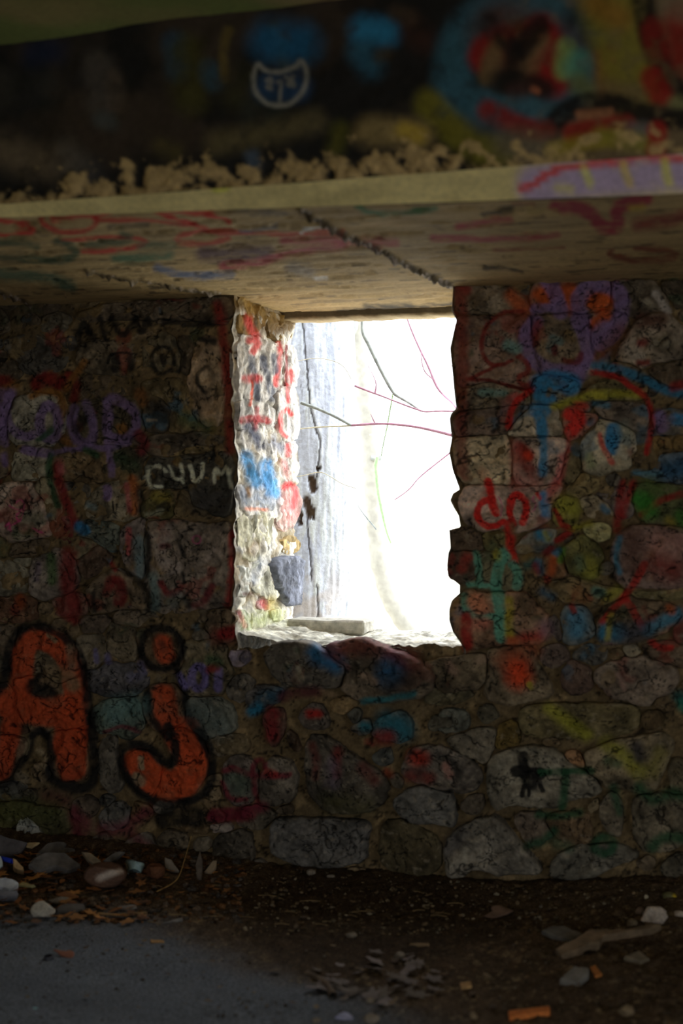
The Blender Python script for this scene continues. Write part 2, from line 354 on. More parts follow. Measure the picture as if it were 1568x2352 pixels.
('G', [(240,190),(330,160),(390,240),(290,290)], (50,46,36), .014),
('G', [(0,200),(130,190),(200,250),(170,330),(0,340)], (46,46,40), .016),
('G', [(380,300),(480,260),(530,380),(500,430),(370,450)], (50,40,18), .01),
('G', [(520,180),(700,150),(930,160),(1200,150),(1300,200),(1280,330),(1100,370),(900,375),(560,370),(520,290)], (50,44,28), .022),
('G', [(1310,210),(1430,200),(1440,310),(1310,320)], (38,30,18), .012),
('G', [(310,600),(340,500),(480,440),(620,430),(740,450),(900,560),(1030,650),(1040,740),(850,770),(760,820),(600,820),(470,800),(370,845),(330,780)], (62,58,49), .028),
('G', [(810,470),(880,450),(940,540),(920,575),(850,540)], (74,54,36), .014),
('G', [(930,470),(1000,440),(1100,400),(1280,370),(1430,340),(1520,400),(1460,560),(1370,740),(1240,710),(1150,690),(1060,690),(980,600)], (66,58,44), .028),
('G', [(1470,560),(1520,500),(1640,560),(1640,700),(1510,730)], (52,46,34), .018),
('G', [(480,860),(690,850),(680,950),(740,1000),(620,1080),(560,1040),(510,960)], (54,46,38), .016),
('G', [(690,860),(960,850),(970,950),(990,1045),(820,1050),(745,1000),(700,940)], (58,46,32), .018),
('G', [(1040,800),(1100,720),(1170,760),(1180,1010),(1110,1000),(1040,900)], (58,52,42), .016),
('G', [(1240,760),(1400,720),(1640,760),(1640,1000),(1500,1100),(1330,1110),(1260,1040),(1250,880)], (60,54,43), .022),
('G', [(30,1110),(80,990),(200,920),(330,880),(390,890),(460,980),(540,1080),(640,1170),(665,1240),(580,1245),(480,1235),(400,1255),(300,1210),(200,1210),(180,1265),(80,1262),(50,1220)], (60,56,49), .035),
('G', [(710,1240),(740,1140),(880,1070),(1150,1045),(1310,1130),(1150,1190),(1000,1260),(850,1280),(740,1270)], (52,49,42), .024),
('G', [(1420,1200),(1500,1130),(1640,1120),(1640,1260),(1450,1260)], (44,40,32), .016),
('G', [(130,810),(210,740),(290,740),(270,860),(200,870)], (46,40,32), .012),
('G', [(970,800),(1020,760),(1020,830),(970,860)], (58,50,36), .01),
]
# ------------------------------------------------------------------ spray paint, plus the painted-in dark of one wall hole: (tile, colour, width, points[, softness, opacity])
BK = (11, 10, 9); PU = (66, 53, 76); RD = (66, 13, 12); OR = (104, 40, 18); WH = (122, 114, 98); BL = (24, 64, 88); TE = (50, 84, 70); GR = (18, 38, 22); YE = (82, 79, 24)
def ring(cx, cy, rx, ry, a0=0, a1=360, n=14):
    return [(cx + rx * cos(radians(a0 + (a1 - a0) * k / n)), cy + ry * sin(radians(a0 + (a1 - a0) * k / n))) for k in range(n + 1)]
PT = [
# upper left
('A', BK, 46, [(500,330),(530,210),(600,330)]), ('A', BK, 40, [(640,200),(680,330)]), ('A', BK, 42, [(720,200),(790,340),(860,210)]),
('A', BK, 40, [(870,200),(910,320),(950,180),(970,240)]), ('A', BK, 60, [(520,350),(560,400),(480,380)], .6, .7), ('A', BK, 60, [(740,450),(745,520)]), ('A', BK, 50, [(840,460),(840,520)]),
('A', BK, 16, [(690,480),(710,430),(760,420),(870,430)]), ('A', BK, 90, [(640,460),(690,530)], .7, .6), ('A', BK, 26, ring(1045, 470, 75, 90)), ('A', BK, 40, [(1040,450),(1050,490)]),
('A', BK, 30, [(1110,350),(1200,450),(1150,540)], .4, .7), ('A', BK, 45, [(1060,220),(1250,240),(1420,230)]), ('A', BK, 40, [(1290,330),(1380,350)], .4),
('A', BK, 24, [(1270,560),(1320,500),(1380,550),(1370,640),(1320,690),(1270,620),(1270,560)]), ('A', (96,84,68), 60, [(1310,560),(1320,610)], .6, .7), ('A', (94,80,62), 80, [(1380,450),(1380,760)], .8, .4),
('A', RD, 60, [(1400,110),(1430,300),(1455,440),(1470,700),(1480,1050)], .5, .8), ('B', RD, 46, [(1490,180),(1490,480),(1460,640)], .4, .9), ('B', (80,12,12), 80, [(1440,830),(1500,810)], .4, .9),
('A', (60,8,8), 100, [(240,620),(300,580),(390,620)], .3, .9), ('A', (60,10,8), 60, [(440,560),(500,620),(480,720)], .4), ('A', (60,12,10), 70, [(-20,610),(50,600)], .5),
('A', (78,50,18), 50, [(200,700),(300,665),(390,700),(410,780),(390,860)], .3), ('A', (74,48,18), 45, [(540,480),(470,580),(420,660)], .4), ('A', (74,48,18), 60, [(100,620),(20,680)], .6, .6),
('A', (74,46,20), 70, [(900,680),(920,740)], .5, .8), ('A', (84,56,22), 60, [(780,900),(790,930)], .5), ('A', (70,44,16), 50, [(400,960),(440,1000)], .5),
('A', PU, 62, ring(315, 870, 62, 110)), ('A', PU, 62, [(60,690),(30,800),(60,900),(140,960),(210,950)]), ('A', PU, 60, [(-20,760),(20,900),(30,1000)]), ('A', PU, 70, [(-20,690),(70,680)], .4, .7),
('A', PU, 60, [(480,780),(450,880),(500,1000),(600,1000),(600,860),(555,750)]), ('A', PU, 64, [(690,740),(690,860),(690,970),(800,985),(880,910),(870,800),(800,745),(720,715)]),
('A', PU, 46, [(690,1000),(705,1090),(720,1200)]), ('A', PU, 60, [(160,1045),(320,1070)]), ('A', PU, 36, [(340,1060),(520,1035)]), ('A', PU, 56, [(690,1290),(690,1350)]), ('A', PU, 50, [(20,1080),(40,1130)], .5),
('A', PU, 40, [(560,1010),(680,1050),(830,1000)], .3, .8), ('A', GR, 40, [(330,920),(250,980)], .4), ('A', GR, 44, [(330,1080),(310,1170),(340,1300),(370,1400)], .4), ('A', GR, 40, [(550,1040),(620,1080)], .5), ('A', GR, 90, [(1330,900),(1180,840)], .8, .6), ('A', GR, 90, [(760,1080),(850,1150)], .8, .5), ('A', (56,52,56), 60, [(560,770),(570,800)], .5, .4),
('A', (60,14,18), 70, [(890,950),(930,1000),(910,1050)], .4), ('A', (66,14,16), 60, [(370,1150),(390,1300),(440,1420),(480,1520)], .4), ('A', (96,50,50), 50, [(380,1120),(400,1180)], .6, .6),
('A', WH, 24, [(1060,1180),(1015,1140),(965,1155),(945,1220),(960,1280),(1035,1280)]), ('A', WH, 20, [(1090,1150),(1112,1235),(1180,1240)]), ('A', WH, 22, [(1163,1140),(1175,1255)]),
('A', WH, 26, [(1220,1145),(1255,1260),(1300,1220),(1300,1135)]), ('A', WH, 24, [(1375,1260),(1380,1150),(1420,1215),(1452,1130),(1488,1285)]),
('A', (104,34,64), 9, [(60,1400),(110,1440),(150,1420),(90,1480),(140,1500),(70,1530),(50,1560)], .3, .8), ('A', (104,34,64), 12, [(210,1550),(270,1580)], .3), ('A', (104,34,64), 8, [(100,1390),(130,1350),(160,1420),(120,1520),(100,1460)], .3, .7), ('A', (104,34,64), 14, [(40,1540),(60,1510),(70,1570)], .3),
('A', (86,46,20), 56, [(850,1230),(870,1330),(860,1440)], .5), ('A', (92,42,42), 34, [(815,1270),(830,1430)], .5, .8), ('A', BK, 10, [(725,1380),(730,1480)]), ('A', BK, 12, [(750,1400),(740,1480)]), ('A', (70,62,24), 70, [(1000,1340),(1070,1370)], .5, .8), ('A', BK, 50, [(1030,1420),(1070,1400)], .4), ('A', BK, 50, [(900,1310),(910,1430)], .5, .8), ('A', (80,80,66), 36, [(950,1470),(1040,1440)], .5, .6),
('A', (50,66,70), 40, [(570,1400),(610,1420)], .6, .6), ('A', (30,28,26), 160, [(1280,1370),(1480,1360)], .8, .8), ('A', BK, 110, [(1000,780),(1080,840)], .5, .75), ('A', (80,72,60), 18, [(950,850),(1000,850)], .4), ('A', BK, 60, [(500,900),(540,840)], .6, .8),
('A', (34,28,20), 120, [(40,170),(300,160),(520,140)], .8, .6),
('B', (20,62,88), 76, [(515,140),(540,160)], .25, .9), ('B', (60,12,12), 110, [(440,320),(430,450),(460,600),(480,690)], .5, .85), ('B', (36,50,26), 60, [(330,340),(330,490)], .5, .8), ('B', (56,46,60), 40, [(250,380),(230,480)], .5, .5), ('B', (34,44,26), 60, [(200,180),(110,200)], .6, .7),
('B', (92,42,42), 36, [(825,160),(825,310)], .4), ('B', BK, 40, [(950,190),(950,460)], .5, .9), ('B', (56,66,66), 60, [(895,220),(900,450)], .5, .8), ('B', (52,64,62), 60, [(990,460),(995,660)], .5, .8),
('B', (84,76,70), 80, [(1070,170),(1015,320),(1060,400),(1130,400)], .5, .8), ('B', BK, 30, [(1150,230),(1180,330)], .5), ('B', (40,16,16), 40, [(1040,270),(1080,260)], .5), ('B', (62,13,14), 44, [(1035,500),(1080,590),(1160,540)], .35), ('B', BK, 56, [(1200,600),(1215,640)], .4), ('B', BK, 22, [(1170,430),(1180,500)], .5),
('B', (88,78,70), 28, [(1330,350),(1390,270),(1420,330)], .5, .7), ('B', (54,14,18), 50, [(1360,520),(1310,630),(1260,640)], .5), ('B', (90,30,60), 10, ring(1265, 225, 28, 24), .4, .7), ('B', (50,56,54), 90, [(1100,620),(1150,600)], .7, .6),
('B', (62,12,12), 90, [(760,500),(780,560),(770,610)], .3, .9), ('B', (62,12,12), 60, [(680,560),(720,480)], .4, .8), ('B', BK, 30, [(600,560),(605,680)], .5), ('B', BK, 40, [(790,420),(900,490),(955,600),(950,670)], .4), ('B', (70,14,14), 30, [(720,380),(740,420)], .5), ('B', (84,72,54), 40, [(870,640),(920,650)], .6, .6),
('B', (64,16,14), 60, [(380,620),(400,700),(480,740)], .5, .8), ('B', (60,16,10), 60, [(130,620),(90,680)], .5, .7), ('B', (70,32,12), 60, [(130,600),(140,640)], .6, .7),
('C', (36,34,30), 260, [(300,520),(600,600)], .8, .3),
('B', (98,36,16), 150, [(130,1180),(150,920),(220,850),(360,880),(440,980),(480,1130),(500,1300),(490,1560)], .15, .9), ('C', (98,36,16), 150, [(470,-60),(480,120),(480,300)], .15, .9), ('B', (98,36,16), 190, [(60,1280),(250,1330),(420,1320)], .2, .9), ('B', (92,34,16), 120, [(60,1300),(80,1450),(40,1600)], .25, .85), ('C', (92,34,16), 110, [(60,40),(50,200),(10,320)], .3, .85), ('B', (92,34,16), 90, [(400,1450),(380,1560)], .3, .85), ('C', (92,34,16), 90, [(390,20),(400,200),(430,340)], .3, .85),
('B', BK, 66, [(40,1080),(50,960),(80,880),(140,790),(220,770),(300,780),(420,850),(510,940),(550,1100),(570,1300),(590,1500)], .35, .95), ('C', BK, 66, [(590,-50),(605,100),(610,250),(600,390),(540,430),(420,410),(330,370),(300,300)], .35, .95), ('B', BK, 60, [(40,1060),(10,1170),(-30,1220)], .4), ('C', BK, 50, [(330,340),(330,200),(310,90),(250,40),(200,90),(190,190),(130,260),(80,370),(-20,410)], .4),
('B', BK, 90, [(210,1170),(250,1200),(320,1210)], .4), ('B', BK, 44, [(200,1150),(290,1070)], .4), ('B', BK, 46, [(200,1490),(250,1440),(300,1490)], .4),
('B', (98,36,16), 110, [(1045,890),(1060,960)], .4, .9), ('B', BK, 46, ring(1040, 920, 135, 135), .35, .95), ('B', BK, 50, [(1040,890),(1050,910)], .6, .7),
('B', (98,36,16), 150, [(1050,1230),(1070,1380),(1160,1540)], .25, .85), ('C', (104,38,16), 205, [(1180,60),(1230,150),(1240,280),(1180,390),(1060,410),(950,350),(895,260)], .15, .92),
('B', BK, 56, [(940,1190),(950,1340),(1030,1440),(1080,1500)], .35, .95), ('B', BK, 56, [(1140,1060),(1190,1200),(1200,1370),(1300,1500)], .35, .95),
('C', BK, 64, [(1280,60),(1350,180),(1370,300),(1350,410),(1270,490),(1120,530),(970,500),(860,420),(790,310),(765,180),(830,135),(940,150),(1000,190),(1050,260),(1125,260),(1130,130),(1080,20)], .3, .97),
('C', (74,66,50), 40, [(905,230),(905,290)], .3, .9), ('C', (74,66,50), 66, [(880,350),(910,375)], .3, .9), ('C', (78,68,52), 32, [(250,180),(305,230),(270,310)], .3), ('C', (72,64,48), 26, [(175,120),(165,190)], .3), ('C', (68,60,48), 56, [(120,340),(160,370)], .4),
('B', (66,54,38), 90, [(320,1080),(440,1090),(470,1160)], .5, .85), ('B', (70,60,44), 30, [(310,840),(350,880)], .4), ('B', (62,52,40), 60, [(450,930),(460,1030)], .5, .8),
('B', (56,50,78), 50, ring(1275, 1110, 45, 75)), ('B', (56,50,78), 52, [(1410,1060),(1400,1180)]), ('B', (56,50,78), 50, [(1160,1100),(1190,1160)], .5), ('B', (54,50,70), 36, [(610,940),(625,1000)], .4), ('B', (54,50,70), 36, [(690,960),(700,1010)], .4), ('B', (56,54,66), 60, [(840,1110),(900,1090)], .6, .6), ('B', (54,50,68), 40, [(900,1020),(930,1070)], .5, .7),
('B', (58,14,14), 60, [(1350,1060),(1390,1040)], .5), ('B', GR, 70, [(1350,990),(1400,1010)], .6, .7), ('B', (48,66,64), 170, [(740,1330),(860,1300)], .7, .7), ('B', (48,58,56), 160, [(1280,1340),(1400,1420)], .8, .5),
('C', (54,15,22), 26, [(670,60),(760,20),(900,60)], .4, .7), ('C', (54,13,22), 80, [(480,580),(560,650),(520,720)], .8, .7), ('C', (56,14,24), 80, [(660,680),(760,690),(860,640),(950,570)], .8, .7), ('C', (56,14,24), 70, [(840,720),(960,820)], .8, .6), ('C', (58,10,18), 90, [(1390,600),(1600,590)], .4, .85), ('C', (52,12,20), 60, [(480,560),(500,780)], .6, .7), ('C', (50,14,20), 90, [(300,480),(400,500)], .8, .6),
('C', (36,38,16), 170, [(0,560),(320,560)], .8, .6), ('C', (88,88,84), 60, [(180,690),(240,720)], .6, .7), ('C', (10,9,7), 130, [(1060,620),(1150,590),(1260,610)], .3, .9), ('C', (38,52,44), 120, [(1500,360),(1540,440)], .8, .4), ('C', (84,76,70), 26, [(1390,680),(1480,690)], .5, .7),  # the near-black stroke paints the shade inside a wall hole
('D', (56,14,20), 34, [(225,960),(225,870),(290,850),(300,900)], .35), ('D', (56,14,20), 40, [(40,930),(100,905),(230,970),(460,950)], .4), ('D', (58,14,20), 36, [(235,980),(255,1140)], .4), ('D', (56,14,20), 30, [(30,1000),(70,1120),(180,1110)], .4), ('D', (74,16,14), 50, [(310,930),(370,950)], .6, .8), ('D', (54,12,20), 80, [(-30,1220),(150,1190),(290,1160)], .4, .85), ('D', (76,70,62), 30, [(10,1300),(80,1280)], .6, .7), ('D', (50,56,46), 100, [(140,980),(160,1010)], .8, .5),
# under the window
('D', (14,48,70), 130, [(640,170),(700,200),(760,230)], .7, .9), ('D', (14,46,68), 170, [(1120,240),(1110,300)], .7, .9), ('D', (14,58,62), 40, [(930,475),(1060,470),(1260,430)], .6, .85), ('D', (56,20,18), 120, [(740,140),(930,110),(1100,150),(1240,210)], .8, .75), ('D', (54,26,18), 50, [(760,200),(830,260)], .5, .6), ('D', (90,74,60), 50, [(940,320),(1010,350)], .7, .7), ('D', (84,78,64), 40, [(520,270),(540,330)], .7, .6), ('D', (12,12,10), 130, [(1130,390),(1230,340)], .8, .7), ('D', (70,60,48), 30, [(800,380),(860,390)], .6, .6),
('D', (12,58,74), 70, [(220,540),(260,520)], .6, .9), ('D', (14,46,60), 80, [(280,460),(400,420)], .8, .5), ('D', (40,12,16), 70, [(420,450),(560,410),(640,420)], .6, .8), ('D', (62,11,13), 90, [(345,560),(345,640),(350,700)], .6, .85), ('D', (82,12,9), 60, [(590,560),(640,560)], .6), ('D', (14,54,62), 130, [(1080,600),(1200,660)], .8, .8), ('D', (64,14,12), 90, [(1040,710),(1100,710)], .7), ('D', (14,52,58), 70, [(940,640),(960,640)], .6), ('D', (92,22,12), 100, [(1270,840),(1310,850)], .7), ('D', (62,18,14), 80, [(1240,960),(1360,970)], .7, .7), ('D', (50,14,12), 70, [(930,900),(1010,990)], .8, .7), ('D', BK, 60, [(1430,830),(1540,900),(1550,960)], .6, .8), ('D', (84,58,50), 50, [(1470,900),(1490,950)], .7), ('D', BK, 40, [(1290,960),(1320,900)], .8, .5), ('D', (52,13,12), 50, [(600,760),(640,860),(620,960)], .8, .6), ('D', (54,13,12), 60, [(770,800),(760,950)], .7, .8), ('D', (50,44,50), 90, [(735,900),(740,1000)], .9, .6), ('D', (38,36,16), 120, [(700,1130),(950,1150)], .9, .6), ('D', (76,60,44), 30, [(660,410),(760,440)], .6, .6), ('D', (64,20,14), 40, [(960,740),(990,750)], .6, .8), ('D', (64,54,60), 50, [(730,860),(740,900)], .8, .4), ('D', (74,22,12), 50, [(1090,930),(1110,950)], .6, .7), ('D', (58,13,13), 110, [(0,60),(90,50)], .7, .6),
# upper right
('E', (104,44,16), 130, [(660,170),(720,150)], .5, .9), ('E', (98,44,20), 90, [(460,170),(540,240)], .6, .8), ('E', (104,44,16), 110, [(830,130),(860,240)], .5, .9), ('E', (108,46,16), 130, [(1000,200),(1060,210)], .3, .95), ('E', (104,42,14), 80, [(990,350),(1080,290)], .5, .85), ('E', (90,80,66), 100, [(340,160),(380,220)], .8, .7),
('E', PU, 100, [(700,70),(750,150),(780,270)]), ('E', PU, 60, [(610,250),(720,245)]), ('E', PU, 105, [(920,330),(880,210),(950,110),(1060,90),(1170,150),(1180,280),(1110,420),(1030,470)]), ('E', PU, 95, [(620,330),(550,420),(570,540),(660,630),(800,660),(920,620),(960,520),(940,400),(890,320)]), ('E', PU, 80, [(900,690),(930,620)], .4), ('E', PU, 110, [(1020,420),(1060,380)], .4),
('E', (60,16,12), 50, [(640,340),(610,400),(620,470)], .5, .8), ('E', (58,14,12), 34, [(800,580),(900,600),(910,540)], .4, .8),
('E', (62,15,12), 30, [(540,265),(400,275),(300,360),(265,480),(300,590),(390,620),(470,585)]), ('E', (62,15,12), 26, [(180,700),(330,705),(520,770),(600,755)]), ('E', (62,15,12), 24, [(200,695),(340,630),(380,610)]), ('E', (62,15,12), 36, [(510,555),(585,610),(570,670),(500,685),(530,745),(590,730)]),
('E', (58,78,74), 70, [(440,480),(500,500)], .5, .85), ('E', (56,70,68), 60, [(730,440),(770,460)], .5, .8), ('E', (56,68,66), 50, [(710,480),(730,520)], .5, .7), ('E', (54,14,14), 40, [(740,500),(745,540)], .5), ('E', (54,74,68), 46, [(270,790),(420,790)], .5, .8), ('E', (98,44,40), 50, [(450,830),(490,810)], .6, .8), ('E', (88,54,46), 70, [(420,960),(430,860)], .8, .6),
('E', (100,18,13), 44, [(590,770),(490,850),(455,930),(450,1010)], .25, .95), ('E', BL, 130, [(660,730),(760,700),(850,740)], .3, .95), ('E', BL, 70, [(640,810),(720,830)], .4, .9), ('E', BL, 90, [(610,900),(680,900)], .3), ('E', BL, 70, [(645,940),(665,1050)], .3, .95), ('E', (28,66,86), 56, [(665,1050),(675,1200),(665,1300)], .4, .9), ('E', (54,48,36), 34, [(710,770),(700,800)], .4),
('E', YE, 50, [(740,875),(850,840),(960,800),(1100,790),(1290,800)], .6, .85), ('E', (88,84,26), 60, [(1000,800),(1050,810)], .6), ('E', (18,58,76), 56, [(1000,615),(1180,640),(1320,700),(1440,770),(1600,800)], .4, .85), ('E', (86,15,14), 40, [(990,660),(1140,680),(1240,740),(1330,820),(1370,920),(1370,1020),(1330,1180)], .25, .92), ('E', (70,12,12), 60, [(1500,750),(1600,730)], .5, .8), ('E', (30,58,70), 46, [(990,860),(1080,870)], .5, .8),
('E', (112,22,18), 90, [(840,930),(920,950),(850,1030)], .3, .95), ('E', (100,28,18), 60, [(900,870),(930,880)], .6), ('E', (98,40,34), 30, [(830,1040),(830,1160)], .5), ('E', (98,24,14), 80, [(520,1150),(570,1190)], .4, .9), ('E', (70,15,12), 90, [(520,1150),(540,1220),(590,1290)], .5, .8), ('E', (112,34,20), 40, [(560,1180),(575,1200)], .6), ('E', (98,54,46), 70, [(480,1120),(490,1370)], .8, .6), ('E', (98,50,46), 90, [(620,1370),(500,1380)], .8, .5), ('E', (108,52,50), 60, [(800,1200),(780,1320),(720,1430)], .6, .75), ('E', (96,66,46), 60, [(280,1300),(300,1330)], .8, .6),
('E', BL, 90, [(1120,1030),(1110,1110),(1120,1150)], .25, .95), ('E', BL, 50, [(1160,1050),(1130,1120)], .4), ('E', (104,38,32), 36, [(1030,1060),(1060,1160),(1110,1240)], .4, .9), ('E', (62,70,44), 60, [(970,1200),(980,1250)], .8, .6), ('E', (96,92,80), 60, [(1170,1170),(1190,1190)], .5, .8), ('E', (58,66,60), 90, [(1200,1060),(1180,1020)], .8, .6),
('E', (100,94,88), 46, [(1390,150),(1440,220),(1470,270)], .4, .8), ('E', (88,82,70), 40, [(1330,200),(1360,220)], .7, .7), ('E', (90,84,76), 90, [(1230,490),(1290,560)], .7, .7), ('E', (84,78,64), 60, [(1400,470),(1480,460)], .9, .5), ('E', (42,22,16), 100, [(1300,330),(1420,330)], .6, .85), ('E', (66,18,16), 50, [(1290,470),(1320,460)], .7), ('E', (60,14,12), 40, [(1280,600),(1340,595)], .6), ('E', (56,28,18), 120, [(1080,500),(1180,400)], .8, .6),
('E', BL, 80, [(1520,960),(1600,970)], .4, .9), ('E', PU, 80, [(1420,940),(1430,1010)], .4, .9), ('E', (60,52,60), 60, [(1460,1000),(1490,960)], .6, .6), ('E', (22,46,64), 130, [(1480,1290),(1620,1260)], .6, .9), ('E', (40,66,76), 30, [(1250,1300),(1420,1310)], .5, .7), ('E', (26,64,20), 100, [(1280,1470),(1310,1500)], .6, .9), ('E', (40,52,24), 120, [(1350,1380),(1400,1420)], .8, .7), ('E', (76,13,12), 46, [(1250,1370),(1200,1500),(1180,1580)], .5, .85), ('E', (74,13,12), 44, [(1300,1570),(1430,1470),(1620,1430)], .5, .85),
('E', (64,22,16), 80, [(130,110),(150,300),(150,700),(140,1000),(150,1300)], .6, .75), ('E', (70,24,18), 60, [(150,100),(180,130)], .6),
# middle right
('F', (116,17,13), 54, [(315,20),(335,100),(362,215)], .15, .97), ('F', (116,17,13), 44, [(350,135),(280,140),(240,190),(250,270),(310,310),(370,305),(410,275)], .15, .97), ('F', (116,17,13), 48, [(450,220),(458,130),(500,95),(550,130),(565,200),(535,280)], .15, .97), ('F', (112,17,13), 40, [(450,220),(480,290)], .2, .9), ('F', (96,18,12), 66, [(450,290),(455,400),(475,520)], .2, .95), ('F', (60,52,36), 40, [(470,300),(480,340)], .5, .7),
('F', (28,66,92), 66, [(670,110),(690,220)], .4, .9), ('F', (106,30,70), 7, [(380,110),(410,160),(390,240)], .3, .8), ('F', (106,30,70), 8, [(610,110),(600,140),(620,150),(620,190),(600,210)], .3, .8), ('F', (108,20,16), 24, [(630,90),(650,130)], .3), ('F', (96,46,40), 60, [(760,50),(720,140)], .6, .7),
('F', TE, 44, [(235,480),(255,580),(265,680)]), ('F', TE, 34, [(190,675),(310,690)]), ('F', TE, 70, [(410,480),(380,560),(360,700)], .2, .95), ('F', TE, 70, [(400,520),(430,500)]), ('F', TE, 56, [(470,550),(510,610),(500,690)]), ('F', TE, 46, [(160,750),(165,840),(220,890),(400,890)]), ('F', TE, 80, [(380,740),(395,880),(400,1020)], .2, .95),
('F', (82,78,20), 56, [(370,480),(370,500)], .6), ('F', (84,76,20), 60, [(450,780),(455,900),(450,1000)], .5, .9), ('F', (110,70,50), 110, [(230,790),(260,820)], .4, .95), ('F', (104,62,50), 80, [(240,930),(290,930)], .7, .8), ('F', (86,17,14), 70, [(175,890),(180,1070)], .4, .9), ('F', (90,24,18), 90, [(560,1020),(640,1000)], .8, .8), ('F', (96,40,18), 60, [(450,1040),(480,1040)], .8, .8), ('F', (76,25,18), 70, [(180,500),(150,570)], .6, .8), ('F', (70,52,60), 90, [(680,940),(690,980)], .8, .6), ('F', (40,34,22), 100, [(550,850),(530,780)], .8, .7), ('F', (88,72,60), 80, [(500,930),(600,940)], .9, .5), ('F', (24,54,50), 60, [(560,560),(600,540)], .7, .6), ('F', (86,66,52), 40, [(470,730),(500,740)], .7, .5),
('F', (80,78,24), 130, [(790,170),(850,190)], .7, .85), ('F', (84,16,13), 36, [(745,200),(780,280),(850,330)], .3, .9), ('F', (84,16,13), 40, [(830,350),(760,395)], .4, .9), ('F', (82,78,24), 40, [(860,320),(980,290)], .7, .8), ('F', (18,26,30), 60, [(640,450),(720,440)], .7, .7), ('F', (58,13,14), 50, [(690,480),(720,450)], .5), ('F', (104,46,18), 56, [(730,520),(725,600)], .6, .9), ('F', (54,82,26), 44, [(790,460),(780,520)], .6), ('F', (18,64,84), 60, [(640,360),(690,370)], .6, .9), ('F', (78,74,24), 40, [(680,350),(700,380)], .6, .8), ('F', (22,54,70), 50, [(640,540),(650,600)], .6, .8), ('F', (62,15,16), 50, [(620,560),(630,600)], .6, .8), ('F', (84,17,13), 40, [(690,640),(700,650)], .5, .8), ('F', (24,62,80), 40, [(770,460),(750,480)], .5, .8),
('F', (76,74,26), 110, [(950,550),(980,590)], .8, .85), ('F', (50,62,46), 60, [(900,520),(910,560)], .8, .7), ('F', (78,74,26), 70, [(1080,750),(1150,720)], .7, .85), ('F', (50,74,64), 60, [(1010,720),(1040,730)], .7, .8), ('F', (72,46,26), 90, [(880,720),(920,760)], .8, .7), ('F', (24,54,70), 50, [(1080,200),(1060,180)], .5, .8), ('F', (20,48,62), 60, [(670,720),(720,760)], .8, .6),
('F', (92,18,14), 46, [(1320,550),(1260,660),(1200,740),(1130,830),(1050,920)], .3, .92), ('F', (92,18,14), 46, [(1200,780),(1260,860),(1310,960)], .3, .92), ('F', (92,18,14), 44, [(1370,1050),(1420,1085),(1490,1085)], .3, .9), ('F', (76,13,12), 50, [(1180,30),(1150,240),(1140,330)], .5, .8),
('F', (18,60,78), 110, [(1070,990),(1150,990)], .6, .85), ('F', (32,66,80), 80, [(1340,970),(1440,920),(1540,870)], .6, .85), ('F', (86,80,28), 40, [(1110,870),(1090,960),(1080,1030)], .6, .8), ('F', (98,46,18), 50, [(1480,830),(1500,850)], .8, .8), ('F', (40,44,52), 120, [(1210,990),(1300,970)], .8, .7),
('F', (82,58,52), 190, [(1400,420),(1560,420)], .9, .8), ('F', (66,22,18), 150, [(1400,560),(1490,590)], .9, .8), ('F', (26,62,76), 40, [(1160,380),(1135,500),(1160,600)], .5, .85), ('F', (40,22,16), 130, [(1240,370),(1250,560)], .9, .7), ('F', (96,68,60), 50, [(1390,420),(1410,440)], .8, .6), ('F', (38,66,80), 120, [(880,890),(890,970)], .7, .9), ('F', (76,22,16), 40, [(850,820),(865,850)], .4), ('F', (112,34,14), 160, [(500,1220),(510,1270)], .7, .95), ('F', (84,40,22), 110, [(400,1160),(600,1100)], .9, .6), ('F', (80,76,22), 34, [(580,1320),(585,1340)], .6), ('F', (26,62,20), 110, [(1330,150),(1350,200)], .7, .85), ('F', (72,64,20), 60, [(1480,270),(1500,280)], .7, .7), ('F', (30,58,20), 90, [(1568,290),(1560,240)], .7, .8), ('F', (22,56,54), 80, [(1540,1400),(1580,1420)], .7, .8), ('F', (92,72,64), 30, [(1150,1260),(1190,1350)], .8, .5), ('F', (90,74,60), 50, [(250,1180),(300,1140)], .7, .6), ('F', (90,70,58), 46, [(60,1190),(100,1240)], .8, .5),
# lower right
('G', (80,78,22), 80, [(710,190),(820,280),(950,360)], .8, .8), ('G', (74,72,22), 100, [(1080,420),(1180,480),(1250,560),(1290,590)], .8, .85), ('G', (66,62,22), 90, [(1370,600),(1420,480)], .9, .6), ('G', (30,28,28), 90, [(1270,440),(1290,500)], .7, .9), ('G', GR, 60, [(1080,530),(1140,550)], .7, .7),
('G', BK, 66, [(540,495),(545,560)], .12, .97), ('G', BK, 76, [(495,590),(540,590),(600,610),(650,610)], .12, .97), ('G', BK, 84, [(560,620),(590,680)], .12, .97), ('G', BK, 30, [(545,690),(530,750)], .12, .97), ('G', BK, 28, [(580,700),(575,745)], .12, .97), ('G', BK, 34, [(630,630),(668,715)], .12, .97),
('G', (17,40,24), 44, [(650,605),(780,595),(985,590)], .4, .9), ('G', (17,40,24), 56, [(812,600),(795,820)], .4, .9), ('G', (17,40,24), 50, [(640,870),(780,885),(910,860)], .6, .85), ('G', (17,38,24), 56, [(570,1070),(670,1050),(740,980)], .7, .85), ('G', (17,38,24), 60, ring(1060, 1070, 65, 50), .5, .9), ('G', (17,38,24), 56, [(1120,700),(1160,850)], .7, .8), ('G', (17,40,24), 80, [(1290,700),(1390,800),(1480,720),(1600,760)], .7, .85), ('G', (17,40,24), 70, [(1370,1080),(1440,1010),(1600,1030)], .7, .85), ('G', (18,62,50), 80, [(1560,160),(1600,190)], .5, .85), ('G', (20,44,32), 70, [(760,1060),(830,1080)], .8, .6),
('G', (84,80,70), 26, [(170,1090),(160,1180)], .8, .6), ('G', (82,76,66), 24, [(100,1180),(130,1170)], .8, .6), ('G', (36,34,36), 90, [(60,1080),(150,980)], .9, .5),
]
